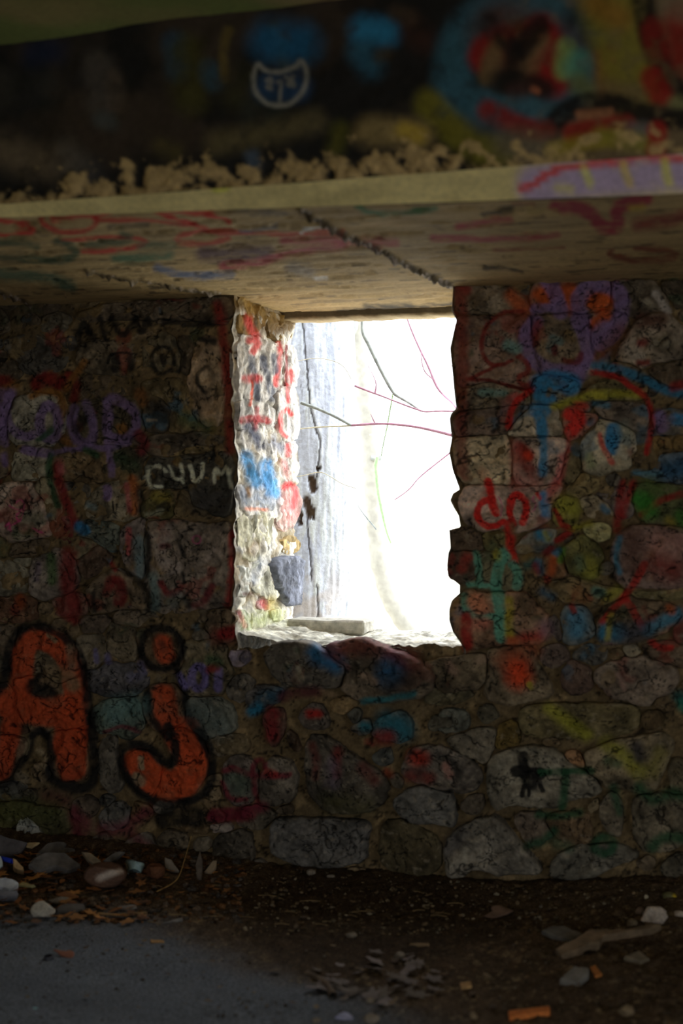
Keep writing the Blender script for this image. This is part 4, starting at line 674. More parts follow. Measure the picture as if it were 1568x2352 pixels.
JC = [(188,184,178)] * 7 + [(176,150,142), (176,172,150), (168,166,150), (184,184,176), (190,150,150), (180,186,160), (184,182,160), (180,180,150), (98,102,114), (150,130,90), (120,96,56), (104,84,48)]
ys = np.linspace(640, 1520, 190); s = np.linspace(-.02, 1.0, 60)
Zs = EYE + (HY - ys) / F * (on_y([540], [1130], W)[0, 1] / ray([540], [1130])[0, 1])
edge = on_y(eL(ys), ys, W)[:, 0]
G = np.stack([edge[:, None] + 0 * s[None], W + s[None] * THICK + 0 * ys[:, None], Zs[:, None] + 0 * s[None]], -1).reshape(-1, 3)
d = (fbm(G * (1, 1, .6), 9, 4, 90) - .5) * .045 + (fbm(G, 40, 4, 95) - .5) * .035
G2 = G.copy(); G2[:, 0] += d * ss(-.02, .02, (G[:, 1] - W) / THICK)
jx, jy = proj(G2)
def jcol(P, c, seed):
    return alb(c, E1) * np.clip(1 + 1.8 * (fbm(P * (1, 1, .45), 22, 4, seed) - .5), .3, 1.6)[:, None] * np.clip(1 + 2.6 * (fbm(P * (1, 1, .22), 70, 4, seed + 5) - .47), .25, 1.6)[:, None]
jb = jcol(G2, (190, 186, 176), 100); br = ss(.55, .66, fbm(G2, 14, 4, 108))[:, None]; jb = jb * (1 - br * .6) + alb((150, 130, 90), E1) * br * .6
jb = apply_paint(jb, jx, jy, G2, JB, E1)
kid(mesh_np('jamb', G2, grid_quads(len(ys), len(s)), jb, M_WALL, wall))
jf = lambda x, y: on_plane(x, y, np.array([XL + .005, W, 0]), np.array([1.0, 0, 0]))
for k, ((t, pts), c) in enumerate(zip(JS, JC)):
    pl = tp(t, pts); cp = pl.mean(0); pl = cp + (pl - cp) * (1.1 if k != 15 else 1.0)
    V, q = stone_mesh(pl, jf, (1, 0, 0), .001 if k != 15 else .022, step=.01, seed=300 + 9 * k, inset=.5, it=1, rough=.9)
    V[:, 1] = np.maximum(V[:, 1], W + .005)
    cc = jcol(V, c, 120 + k * 3); a, b = proj(V); cc = apply_paint(cc, a, b, V, JB, E1)
    kid(mesh_np('stone', V, q, cc, M_WALL, wall))
# right-hand jamb, ragged like the silhouette
ys = np.linspace(640, 1520, 190); s = np.linspace(-.02, 1, 16); edge = on_y(eR(ys), ys, W)[:, 0]
Zs = EYE + (HY - ys) / F * (W / ray([1046], [1130])[0, 1])
G = np.stack([edge[:, None] + .09 * s[None] , W + s[None] * THICK + 0 * ys[:, None], Zs[:, None] + 0 * s[None]], -1).reshape(-1, 3)
G[:, 0] += (fbm(G, 12, 3, 140) - .5) * .05 * ss(0, .2, (G[:, 1] - W) / THICK)
kid(mesh_np('jamb', G, grid_quads(len(ys), len(s), flip=True), jcol(G, (176, 168, 150), 144), M_WALL, wall))
xs = np.linspace(XL - .05, XR + .14, 120); yy = np.linspace(W + .004, W + THICK + .02, 60)
G = np.stack(np.meshgrid(xs, yy), -1).reshape(-1, 2); G = np.c_[G, np.full(len(G), ZS)]
G[:, 2] += (fbm(G, 8, 4, 150) - .5) * .035 + (fbm(G, 40, 4, 155) - .5) * .02 + .03 * ss(XL + .25, XL, G[:, 0]) - .012 * ss(XR - .3, XR, G[:, 0])
sc = jcol(G, (178, 176, 164), 160); dk = ss(.56, .66, fbm(G, 18, 4, 166))[:, None]; sc = sc * (1 - dk * .6) + alb((120, 112, 96), E1) * dk * .6
kid(mesh_np('sill', G, grid_quads(60, 120), sc, M_WALL, wall))
# a flat slab lying on the sill at the back
a = on_z([610, 775], [1446, 1446], ZS + .045)
bm = bmesh.new(); bmesh.ops.create_cube(bm, size=1); 
for v in bm.verts: v.co = (v.co.x * (a[1, 0] - a[0, 0] + .06), v.co.y * .16, v.co.z * .05)
bmesh.ops.bevel(bm, geom=bm.edges[:], offset=.006, segments=1, affect='EDGES'); bmesh.ops.subdivide_edges(bm, edges=bm.edges[:], cuts=3, use_grid_fill=True)
for v in bm.verts:
    f = float(fbm(np.array([v.co]), 20, 3, 170)[0] - .5); v.co += v.normal * f * .02
M_LEDGE = plain('ledge_concrete', (.46, .44, .38), scale=40)
o = obj_bm('sill_slab', bm, M_LEDGE, None, False); o.location = ((a[0, 0] + a[1, 0]) / 2 - .02, W + THICK - .09, ZS + .022)
tag(o, 'flat pale concrete slab lying at the outer edge of the window sill', 'slab')

# ------------------------------------------------------------------ concrete lintel slab and its beam face
xc = np.r_[np.linspace(-1500, -80, 24)[:-1], np.arange(-80, 1661, 5.0), np.linspace(1660, 3000, 24)[1:]]
L0 = on_z(xc, 500 - 55 * xc / 1568, SLAB); cw = np.clip(.027 + .049 * xc / 1568, .015, .09)
jt = tp('P', [(690,480),(730,505),(760,522),(810,545),(860,566),(905,592),(960,620),(1000,640),(1036,658)])
jt2 = tp('P', [(200,622),(280,640),(340,648),(420,665),(505,676)]); jt3 = tp('P', [(-30,655),(10,675),(40,685),(85,708)])
def pl_dist(x, y, p):
    d = np.full(len(x), 1e9)
    for a, b in zip(p[:-1], p[1:]):
        v = b - a; t = np.clip(((x - a[0]) * v[0] + (y - a[1]) * v[1]) / (v @ v), 0, 1); d = np.minimum(d, np.hypot(x - a[0] - t * v[0], y - a[1] - t * v[1]))
    return d
far = W + .50
rr = ray(xc, np.full(len(xc), 600.0)); tf = far / rr[:, 1]; tn = L0[:, 1] / rr[:, 1]
nrow = 90; w_ = np.linspace(0, 1, nrow)
t_ = 1 / ((1 - w_)[:, None] / tn[None] + w_[:, None] / tf[None])
U = np.stack([rr[None, :, 0] * t_, rr[None, :, 1] * t_, np.full(t_.shape, SLAB)], -1).reshape(-1, 3)
ux, uy = proj(U)
dj = np.minimum(np.minimum(pl_dist(ux, uy, jt), pl_dist(ux, uy, jt2) + 2), pl_dist(ux, uy, jt3) + 1.5)
rag = fbm(U, 60, 3, 200)
U[:, 2] += (fbm(U * (.15, 1, 1), 30, 4, 204) - .5) * .012 + (fbm(U, 5, 3, 207) - .5) * .01 - ss(8, 0, dj) * (rag - .35) * .06 - ss(.66, .72, fbm(U * (.4, 1, 1), 24, 3, 209)) * -.008
g1 = fbm(U * (.12, 1, 1), 42, 4, 210)[:, None]; g2 = fbm(U, 3.0, 4, 214)[:, None]; g3 = fbm(U * (.35, 1, 1), 30, 4, 218)[:, None]
uc = alb((90, 77, 53)) * (.6 + .8 * g1) * (.75 + .5 * g2); hol = ss(.66, .74, g3); uc = uc * (1 - hol * .7) + alb((34, 28, 20)) * hol * .7
uc = apply_paint(uc, ux, uy, U, PU_, E0 * 1.0, .4)
cr = ss(9, 2, dj)[:, None]; uc = uc * (1 - cr * .85) + alb((26, 22, 17)) * cr * .85; fk = ss(8, 3, dj)[:, None] * ss(.58, .64, fbm(U, 90, 2, 219))[:, None]; uc = uc * (1 - fk) + np.array([.62, .52, .44]) * fk
nrc = 8; w_ = np.linspace(0, 1, nrc)
CHF = np.stack([L0[None, :, 0] + 0 * w_[:, None], L0[None, :, 1] - w_[:, None] * cw[None], SLAB + w_[:, None] * cw[None]], -1).reshape(-1, 3)
CHF[:, 1] -= (fbm(CHF, 8, 4, 220) - .5) * .02
cx_, cy_ = proj(CHF); cc = alb((122, 105, 72)) * (.6 + .8 * fbm(CHF * (.3, 1, 1), 20, 4, 224))[:, None]
cc = apply_paint(cc, cx_, cy_, CHF, PC, E0, .3)
nrf = 90; w_ = np.linspace(0, .47, nrf)
P1 = np.stack([L0[:, 0], L0[:, 1] - cw, SLAB + cw], -1)
FA = (P1[None] + w_[:, None, None] * np.array([0, 0, 1.0])[None, None]).reshape(-1, 3)
vv = np.repeat(w_, len(xc)); fx, fy = proj(FA)
low = ss(.10, .0, vv + (fbm(FA, 6, 3, 230) - .5) * .09) * (1 - .75 * ss(1000, 1150, fx))
agg = fbm(FA, 34, 5, 234)
FA[:, 1] -= (fbm(FA, 6, 4, 232) - .5) * .03 + (agg - .5) * .05 * low
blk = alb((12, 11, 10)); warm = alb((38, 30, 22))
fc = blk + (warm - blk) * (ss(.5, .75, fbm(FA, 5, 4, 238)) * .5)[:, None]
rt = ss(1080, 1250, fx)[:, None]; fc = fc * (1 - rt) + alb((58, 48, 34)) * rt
thr = .34 + np.minimum(vv, .045) * 1.2 + np.maximum(vv - .045, 0) * 4.5 + ss(1000, 1150, fx) * .12 + ss(180, 40, fx) * .1; ag = (ss(thr, thr + .16, agg) * ss(.22, .12, vv))[:, None]; tan = alb((100, 84, 56)) * (.6 + .8 * fbm(FA, 80, 3, 239))[:, None]
fc = apply_paint(fc, fx, fy, FA, PB, E0 * 1.35, .45)
fc = fc * (1 - ag * .85) + tan * ag * .85
nx = len(xc)
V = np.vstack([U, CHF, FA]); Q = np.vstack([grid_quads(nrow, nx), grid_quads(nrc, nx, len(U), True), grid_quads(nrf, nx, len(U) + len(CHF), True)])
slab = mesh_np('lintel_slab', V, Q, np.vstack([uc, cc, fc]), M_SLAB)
tag(slab, 'low concrete slab with a black spray-painted beam face over the window wall', 'slab', kind='structure')
bm = bmesh.new(); box_bm(bm, (RX0 - .3, 3.75, SLAB + .03), (RX1 + .3, W + THICK, 2.75)); box_bm(bm, (RX0 - .3, 3.35, 2.3), (RX1 + .3, 3.9, 2.75)); o = obj_bm('slab_core', bm, M_SHELL, slab)
# drip lip under the outer edge of the slab
xl = np.linspace(XL - .3, XR + .35, 120); prof = [(W + .49, SLAB + .004), (W + .497, SLAB - .016), (W + .50, SLAB - .024), (W + THICK, SLAB - .026), (W + THICK, SLAB + .2)]
V = np.array([(x, y, z) for (y, z) in prof for x in xl]); nz = (fbm(V, 30, 4, 240) - .5) * .016; V[:, 2] += nz; V[:, 1] += nz * .5
col = alb((150, 134, 104), .75) * (.6 + .8 * fbm(V * (.2, 1, 1), 40, 4, 244))[:, None]; col[:len(xl) * 2] *= .35  # step face of the lip darkened: its shade is put into the colour
mesh_np('lip', V, grid_quads(len(prof), len(xl)), col, M_SLAB, slab)
# upper ceiling, slightly tilted, meets the head of the beam
xg = np.linspace(RX0 - .2, RX1 + .2, 140); yg = np.linspace(RY - .2, 3.5, 140)
G = np.stack(np.meshgrid(xg, yg), -1).reshape(-1, 2); G = np.c_[G, np.clip(2.426 + (G[:, 0] + 1.86) * .062, 2.36, 2.56)]
G[:, 2] += (fbm(G, 4, 4, 250) - .5) * .03
a, b = proj(G); col = alb((82, 70, 46)) * (.6 + .8 * fbm(G, 5, 4, 254))[:, None]; gm = (ss(.45, .6, fbm(G, 2.2, 3, 258)) * .8)[:, None]
gm = np.maximum(gm, ((a < 620) & (b < 60) & (G[:, 1] > 2))[:, None] * .7 * fbm(G, 4, 3, 259)[:, None]); col = col * (1 - gm) + alb((58, 68, 34)) * gm
ceil = mesh_np('ceiling', G, grid_quads(140, 140), col, M_SLAB); tag(ceil, 'stained concrete ceiling with greenish paint in front of the dark beam', 'ceiling', kind='structure')
bm = bmesh.new(); box_bm(bm, (RX0 - .3, RY - .3, 2.6), (RX1 + .3, 3.5, 2.8)); obj_bm('ceiling_slab', bm, M_SHELL, ceil)

# ------------------------------------------------------------------ the rest of the room, behind the camera
def shell(name, label, boxes):
    bm = bmesh.new()
    for lo, hi in boxes: box_bm(bm, lo, hi)
    return tag(obj_bm(name, bm, M_SHELL), label, 'wall', kind='structure')
shell('wall_left', 'bare concrete side wall with a doorway', [((RX0 - .3, RY - .3, -.4), (RX0, LY0, 2.7)), ((RX0 - .3, LY1, -.4), (RX0, W + .2, 2.7)), ((RX0 - .3, LY0, LZ1), (RX0, LY1, 2.7))])
shell('wall_right', 'bare concrete side wall with a tall opening', [((RX1, RY - .3, -.4), (RX1 + .3, QY0, 2.7)), ((RX1, QY1, -.4), (RX1 + .3, W + .2, 2.7)), ((RX1, QY0, QZ1), (RX1 + .3, QY1, 2.7))])
shell('wall_rear', 'bare concrete wall with a wide open bay', [((RX0, RY - .3, -.4), (OX0, RY, 2.7)), ((OX1, RY - .3, -.4), (RX1, RY, 2.7)), ((OX0, RY - .3, OZ1), (OX1, RY, 2.7))])
# ------------------------------------------------------------------ floor
def mound(P):
    dw = W - P[..., 1]; X = P[..., 0]
    a = np.interp(X, [-3.5, -2.6, -2.2, -1.7, -1.2, -.8, -.3, .3], [.07, .06, .045, .012, .012, .02, .075, .09])
    return a * np.exp(-(dw / .3) ** 2)
def floor_z(P): return mound(P)
xc = np.r_[np.linspace(-2500, -200, 20)[:-1], np.arange(-200, 1770, 6.0), np.linspace(1770, 3600, 20)[1:]]
rr = ray(xc, np.full(len(xc), 1130.0)); tf = (W + .06) / rr[:, 1]; tn = EYE * F / (2640 - HY) + 0 * tf
nrow = 190; w_ = np.linspace(0, 1, nrow); t_ = 1 / ((1 - w_)[:, None] / tn[None] + w_[:, None] / tf[None])
G = np.stack([rr[None, :, 0] * t_, rr[None, :, 1] * t_, np.zeros(t_.shape)], -1).reshape(-1, 3)
fx, fy = proj(G)
conc = ss(-.12, .12, (fy - (2105 + .30 * (fx - 250) * (fx > 250) * 1.0)) / 400 + (fbm(G, 3, 4, 300) - .5) * .3)
conc *= ss(1250, 700, fx) * .9
umber = ss(.45, 0, np.hypot((fx - 840) / 560, (fy - 2120) / 190) + (fbm(G, 5, 3, 303) - .5) * .4 - .35)  # mask of a darker ellipse in the soil colour before the wall
rough = 1 - conc
G[:, 2] = mound(G) + (fbm(G, 5, 4, 304) - .5) * .012 + (fbm(G, 40, 4, 307) - .5) * .02 * rough + (fbm(G, 90, 3, 308) - .5) * .012 * rough
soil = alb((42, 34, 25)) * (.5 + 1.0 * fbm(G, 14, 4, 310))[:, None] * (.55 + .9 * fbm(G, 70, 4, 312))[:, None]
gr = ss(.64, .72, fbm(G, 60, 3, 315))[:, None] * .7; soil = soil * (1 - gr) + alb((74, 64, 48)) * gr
dk = alb((24, 18, 12)) * (.5 + fbm(G, 30, 4, 316))[:, None]; dm = umber[:, None] * .75; soil = soil * (1 - dm) + dk * dm
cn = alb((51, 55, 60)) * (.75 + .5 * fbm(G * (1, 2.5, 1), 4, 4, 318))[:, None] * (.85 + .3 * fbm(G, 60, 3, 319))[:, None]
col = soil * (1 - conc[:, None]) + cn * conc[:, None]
fl = mesh_np('floor', G, grid_quads(nrow, len(xc)), col, M_SOIL); tag(fl, 'dirt-covered concrete floor, grey at one side and dark soil by the wall', 'floor', kind='structure')
bm = bmesh.new(); box_bm(bm, (RX0 - .1, RY - .1, -.3), (RX1 + .1, W + .1, -.035)); obj_bm('floor_base', bm, M_BOUNCEFLOOR, fl)

# ------------------------------------------------------------------ things lying on the floor
MATS = {}; PLACED = []
def taken(p, e=.006): return any(a - e < p[0] < b + e and c - e < p[1] < d + e for a, b, c, d in PLACED)
def mat(c, rough=.85, e=E0, **k):
    key = (tuple(c), rough, tuple(k.items()))
    if key not in MATS: MATS[key] = plain('surface_%d_%d_%d' % tuple(int(v) for v in c), alb(c, e), rough, **k)
    return MATS[key]
def on_floor(px, py):
    z = 0.0
    for _ in range(5):
        P = on_z([px], [py], z)[0]; z = float(mound(P))
    return P
def plate(name, t, pts, c, label, cat, tilt=55, th=.012, lift=0.0, m=None, group=None, seed=1):
    """a flat slab of stone, wood or paper: its outline stands on the floor, leaning back from the viewer"""
    pl = tp(t, pts); b = pl[np.argmax(pl[:, 1])]; base = on_floor(b[0], b[1]) + (0, 0, lift)
    rd = (base - CAM); rd[2] = 0; rd /= np.linalg.norm(rd)
    N = -rd * sin(radians(tilt)) + np.array([0, 0, cos(radians(tilt))])
    P = resample(on_plane(pl[:, 0], pl[:, 1], base, N), .012)
    P += (fbm(P, 60, 2, seed)[:, None] - .5) * .004
    c0 = P.mean(0); bm = bmesh.new(); n = len(P)
    A = [bm.verts.new(p) for p in P]; I = [bm.verts.new(c0 + (p - c0) * .88 + N * th * .35 + N * (float(fbm(p[None], 40, 2, seed)[0]) - .5) * .006) for p in P]; B = [bm.verts.new(p - N * th) for p in P]
    for i in range(n):
        j = (i + 1) % n; bm.faces.new((A[i], A[j], I[j], I[i])); bm.faces.new((A[j], A[i], B[i], B[j]))
    bm.faces.new(I); bm.faces.new(B[::-1])
    bmesh.ops.recalc_face_normals(bm, faces=bm.faces)
    org = base.copy()
    for v in bm.verts: v.co.x -= org[0]; v.co.y -= org[1]; v.co.z -= org[2]
    o = obj_bm(name, bm, m or mat(c)); 
    zs = [float(floor_z(np.array([v.co.x + org[0], v.co.y + org[1], 0]))) for v in o.data.vertices]
    lowest = min(v.co.z + org[2] - z for v, z in zip(o.data.vertices, zs))
    o.location = org + (0, 0, -lowest - .004 if lift == 0 else 0); tag(o, label, cat, group); xs_ = [v.co.x + org[0] for v in o.data.vertices]; ys_ = [v.co.y + org[1] for v in o.data.vertices]; PLACED.append((min(xs_), max(xs_), min(ys_), max(ys_))); return o
def rock(name, t, box, c, label, cat='stone', depth=.8, rough_=.25, m=None, paint=(), group=None, seed=1, sub=4, cuts=3):
    """an irregular stone filling the pixel box (x0,y0,x1,y1), standing on the floor"""
    (x0, y0), (x1, y1) = tp(t, [box[:2], box[2:]]); base = on_floor((x0 + x1) / 2, y1)
    dep = (base - CAM) @ DV; w = (x1 - x0) / F * dep; h = (y1 - y0) / F * dep
    bm = bmesh.new(); bmesh.ops.create_icosphere(bm, subdivisions=sub, radius=.5)
    rs = np.random.RandomState(seed)
    for _ in range(cuts):      # broken faces
        n = rs.normal(size=3); n /= np.linalg.norm(n); dd = rs.uniform(.28, .42)
        for v in bm.verts:
            q = v.co.x * n[0] + v.co.y * n[1] + v.co.z * n[2]
            if q > dd: v.co.x -= n[0] * (q - dd); v.co.y -= n[1] * (q - dd); v.co.z -= n[2] * (q - dd)
    co = np.array([v.co[:] for v in bm.verts]); f = 1 + (fbm(co, 3, 4, seed) - .5) * rough_ * 2; co *= f[:, None]
    ext = co.max(0) - co.min(0); co = (co - (co.max(0) + co.min(0)) / 2) / ext * (w, w * depth, h)
    for v, q in zip(bm.verts, co): v.co = q
    o = obj_bm(name, bm, m or M_ROCK, None, True); o.rotation_euler = (0, 0, YAW)
    loc = base + DV * w * depth * .3 + (0, 0, h * .5 - .003); Wc = loc + co[:, :1] * RV + co[:, 1:2] * DV + co[:, 2:] * np.array([0, 0, 1.0])
    cl = alb(c) * (.6 + .8 * fbm(Wc, 40, 4, seed))[:, None] * (.75 + .5 * fbm(Wc, 130, 3, seed + 3))[:, None]; qx, qy = proj(Wc); cl = apply_paint(cl, qx, qy, Wc, paint, E0, .5)
    at_ = o.data.color_attributes.new('paint', 'FLOAT_COLOR', 'POINT'); c4 = np.ones((len(co), 4), np.float32); c4[:, :3] = cl; at_.data.foreach_set('color', c4.ravel())
    o.location = base + DV * w * depth * .3 + (0, 0, h * .5 - .003); PLACED.append((o.location.x - w * .6, o.location.x + w * .6, o.location.y - w * .6, o.location.y + w * .6)); tag(o, label, cat, group); return o
def stick(name, pts3, r0, r1, c, label, cat='twig', side=()):
    V, q = tube(smooth_open(np.array(pts3), 2), np.linspace(r0, r1, len(smooth_open(np.array(pts3), 2))), 7)
    PLACED.append((V[:, 0].min(), V[:, 0].max(), V[:, 1].min(), V[:, 1].max())); o = mesh_np(name, V, q, None, mat(c)); return tag(o, label, cat)
plate('slate_slab', 'S', [(0,235),(100,270),(330,330),(260,440),(150,500),(-90,480),(-90,240)], (46,44,45), 'large dark grey slate slab leaning at the wall foot, cut off by the frame edge', 'slate', 50, .016)
plate('slate_slab', 'S', [(430,430),(560,300),(700,270),(800,290),(770,360),(900,355),(905,390),(720,440),(440,462)], (48,46,44), 'grey slate slab with a lip lying behind the pile below the white-splashed stone', 'slate', 40, .014, lift=.012)
plate('slate_slab', 'S', [(340,620),(400,540),(540,470),(790,480),(980,620),(820,690),(650,650),(480,700)], (54,52,50), 'broad smooth grey slate slab on the rubble between wooden block and brown rock', 'slate', 35, .02)
plate('splinter', 'S', [(260,320),(350,290),(480,290),(420,322),(380,350)], (112,96,70), 'cream wood splinter lying on top of the large dark slate', 'splinter', 30, .006, lift=.045)
plate('wood_chip', 'S', [(360,520),(440,490),(482,476),(484,492),(420,522)], (92,78,56), 'short pale wooden peg in front of the two upper slates', 'wood', 30, .01, lift=.02)
plate('wooden_block', 'S', [(150,535),(195,560),(295,660),(290,692),(215,690),(155,640)], (98,80,56), 'small split wooden block standing beside a blue tube', 'wood', 60, .035)
plate('paper_wad', 'S', [(-40,765),(20,760),(90,765),(170,780),(230,815),(218,880),(120,908),(-40,870)], (104,106,112), 'crumpled white plastic scrap at the pile end, upper of two', 'litter', 40, .02)
plate('paper_wad', 'S', [(-40,905),(120,930),(225,930),(200,985),(60,1002),(-40,985)], (62,62,66), 'grey crushed plastic scrap just below the crumpled white scrap', 'litter', 40, .02)
plate('carton', 'S', [(-30,470),(18,475),(36,560),(38,612),(-30,640)], (104,120,136), 'pale blue card carton corner at the frame edge beside the blue tube', 'carton', 65, .02)
plate('splinter', 'S', [(212,805),(270,762),(340,785),(432,812),(385,826)], (128,104,72), 'cream splinter lying in the litter beside the white plastic scrap', 'splinter', 30, .006)
p = on_floor(17, 1995); V, q = tube([p + (-.06, .02, .03), p + (0, 0, .03), p + (.022, -.005, .028)], [.0085, .0085, .0085], 12)
tag(mesh_np('blue_tube', V, q, None, mat((20, 34, 110), .4)), 'short dark blue plastic tube lying beside the wooden block', 'tube')
r_ = rock('brown_rock', 'S', (985, 555, 1500, 850), (50, 36, 28), 'rounded brown rock with a pale scuffed band in the pile', depth=.7, seed=5, rough_=.12, cuts=2, paint=[('S', (112,104,96), 70, [(1170,720),(1250,690),(1330,660),(1440,630)], .7, .8)])
rock('white_stone', 'S', (355, 990, 652, 1205), (92, 88, 80), 'squarish whitish stone block at the front of the rubble pile', seed=9, rough_=.1, cuts=6, depth=.6)
rock('grey_stone', 'S', (575, 945, 815, 1035), (72, 68, 62), 'flat light grey stone touching the squarish white block', seed=11, cuts=4)
plate('dead_leaf', 'S', [(660,905),(735,890),(800,868),(900,905),(965,940),(850,972),(760,950)], (70,46,28), 'large flat russet leaf in front of the broad grey slate', 'leaf', 25, .004)
plate('slate_slab', 'S', [(650,1120),(780,1062),(1010,1055),(1018,1130),(850,1162),(700,1150)], (46,44,42), 'thin dark slate lying flat behind the long pale stick', 'slate', 14, .012)
plate('stone_flake', 'S', [(980,402),(1060,408),(1160,470),(1262,552),(1130,562),(1050,500)], (66,58,46), 'tan stone flake propped above the brown rock', 'stone flake', 45, .012, lift=.05)
plate('stone_flake', 'S', [(1240,505),(1340,430),(1440,388),(1505,400),(1400,492),(1330,535)], (54,52,50), 'grey ribbed stone flake leaning diagonally behind the brown rock', 'stone flake', 50, .012, lift=.05)
# crushed clear plastic cup
p = on_floor(*tp('T', [(215, 445)])[0]); bm = bmesh.new(); n = 20
for i, (z, r) in enumerate([(0, .022), (.012, .026), (.024, .030), (.032, .032), (.030, .029), (.012, .024)]):
    for j in range(n):
        a = 2 * pi * j / n; k = 1 + .12 * sin(3 * a + i); bm.verts.new((r * k * cos(a), r * .8 * k * sin(a) , z * (1 + .2 * sin(2 * a))))
bm.verts.ensure_lookup_table()
for i in range(5):
    for j in range(n): bm.faces.new([bm.verts[i * n + j], bm.verts[i * n + (j + 1) % n], bm.verts[(i + 1) * n + (j + 1) % n], bm.verts[(i + 1) * n + j]])
bm.faces.new([bm.verts[5 * n + j] for j in range(n)])
o = obj_bm('plastic_cup', bm, mat((92, 112, 128), .25, trans=.4), None, True); o.location = p + (0, .01, .012); o.rotation_euler = (radians(-50), 0, .3); PLACED.append((p[0] - .035, p[0] + .035, p[1] - .02, p[1] + .06)); tag(o, 'crushed pale blue plastic cup lying against the brown rock', 'cup')
plate('stone_flake', 'T', [(500,275),(560,300),(642,412),(560,402),(500,365)], (66,60,52), 'pale triangular stone flake at the wall foot beside the dry stalk', 'stone flake', 60, .012)
plate('stone_flake', 'T', [(820,208),(846,310),(836,482),(790,482),(778,345)], (46,40,34), 'tall narrow dark stone flake standing upright against the wall', 'stone flake', 72, .016)
plate('stone_flake', 'T', [(858,415),(940,310),(972,312),(962,390),(920,432)], (76,66,52), 'pale tan stone chip just beside the upright dark flake', 'stone flake', 55, .014)
rock('rust_lump', 'T', (325, 335, 500, 470), (52, 32, 20), 'rust-brown lump beside the crushed plastic cup', 'lump', seed=21)
def fl3(t, x, y, z=0.0):
    a = tp(t, [(x, y)])[0]; return on_floor(a[0], a[1]) + (0, 0, z)
b = fl3('T', 430, 590, .004); e = fl3('T', 560, 545, .01); dq = (e - CAM) @ DV
def at_depth(t, x, y, dep):
    a = tp(t, [(x, y)])[0]; d = ray(a[0], a[1]); return CAM + d * dep
stick('grass_stalk', [b, e, at_depth('T', 630, 455, dq + .02), at_depth('T', 680, 300, dq + .07), at_depth('T', 742, 78, dq + .12)], .0022, .0011, (84, 66, 36), 'thin dry stalk arching up from the floor against the wall', 'stalk')
stick('stick', [fl3('T', -100, 795, .006), fl3('T', 60, 808, .006), fl3('T', 180, 798, .006), fl3('T', 342, 788, .006)], .005, .004, (78, 62, 42), 'straight pale stick lying flat at the front of the rubble pile', 'stick')
plate('stone_flake', 'T', [(80,718),(240,700),(262,720),(200,752),(160,760)], (64,62,60), 'small pale pointed flake just behind the straight pale stick', 'stone flake', 20, .006)
plate('stone_flake', 'T', [(480,872),(560,845),(668,824),(660,850),(570,862)], (60,58,56), 'narrow grey sliver of stone on bare floor beyond the straight stick', 'stone flake', 20, .006)
plate('wood_chip', 'T', [(375,1012),(420,1018),(512,1028),(500,1040),(380,1036)], (92,70,44), 'small orange-tan wood chip on the bare grey floor', 'wood', 20, .005)
plate('dead_leaf', 'S', [(640,1560),(760,1580),(850,1570),(905,1600),(850,1680),(740,1640)], (70,44,34), 'curled reddish leaf on the grey floor beside a dark bottle cap', 'leaf', 25, .004)
p = on_floor(112, 2204); V, q = tube([p + (0, 0, .0), p + (0, 0, .009), p + (0, 0, .012), p + (0, 0, .012)], [.014, .014, .012, .0005], 16)
tag(mesh_np('bottle_cap', V, q, None, mat((22, 22, 26), .35)), 'dark round bottle cap on the grey floor near a reddish leaf', 'cap')
plate('wrapper', 'S', [(395,2260),(440,2262),(490,2290),(470,2310),(420,2300)], (78,104,108), 'tiny turquoise wrapper scrap on the grey floor', 'litter', 20, .003)
# middle of the floor
for box, lab in (((325, 50, 392, 98), 'small round white pebble below the rectangular grey wall stone'), ((470, 85, 530, 114), 'flat whitish pebble a hand away from the round white pebble'), ((605, 505, 690, 548), 'oval pale pebble alone on the dark damp soil'), ((955, 640, 1035, 705), 'squarish pale pebble at the near edge of the damp soil'), ((735, 1095, 855, 1160), 'rounded tan stone near the frame edge beside the foil wrapper'), ((360, 1120, 430, 1155), 'small beige pebble at the frame edge left of the foil wrapper'), ((755, 975, 820, 1020), 'tan pebble among the pale oak leaves'), ((250, 845, 290, 878), 'tiny tan pebble beside the bent stick')):
    rock('pebble', 'M', box, (66, 60, 52), lab.replace(' left of ', ' next to '), seed=len(lab), sub=3, depth=.8)
plate('wrapper', 'M', [(530,1120),(590,1075),(660,1110),(660,1140),(600,1142)], (84,84,98), 'crumpled bluish foil wrapper at the frame edge', 'litter', 30, .006)
stick('stick', [fl3('M', 330, 815, .008), fl3('M', 400, 855, .01), fl3('M', 460, 895, .01), fl3('M', 500, 945, .01), fl3('M', 520, 985, .008)], .006, .011, (52, 44, 36), 'bent dark stick among the pale oak leaves', 'stick')
plate('bark_chip', 'M', [(1065,600),(1120,588),(1210,592),(1215,606),(1120,614)], (72,60,44), 'long tan bark chip on the dark soil', 'bark', 12, .006)
# right side
rock('white_stone', 'R', (1270, 322, 1465, 452), (104, 96, 88), 'pale pinkish-white stone on the gravel bank under the wall', seed=31, depth=.6, cuts=4)
rock('white_stone', 'R', (1508, 345, 1600, 408), (98, 90, 80), 'whitish stone half out of frame beside the pinkish-white stone', seed=32, cuts=4)
rock('tan_stone', 'R', (1225, 318, 1290, 382), (66, 54, 44), 'small brownish stone touching the back of the pinkish-white stone', seed=33, sub=3)
rock('tan_stone', 'R', (1168, 405, 1245, 470), (58, 50, 38), 'small olive-brown stone in front of the pinkish-white stone', seed=34, sub=3)
rock('white_chip', 'R', (1288, 228, 1322, 276), (92, 86, 72), 'tiny upright white chip on the gravel bank behind the pinkish-white stone', seed=35, sub=3)
rock('painted_stone', 'R', (1420, 215, 1530, 278), (52, 50, 32), 'grey-olive stone with a yellow paint dab at the bank top behind the whitish stones', seed=36, cuts=4, paint=[('R', (112,96,20), 34, [(1512,240),(1516,262)], .5, .9)])
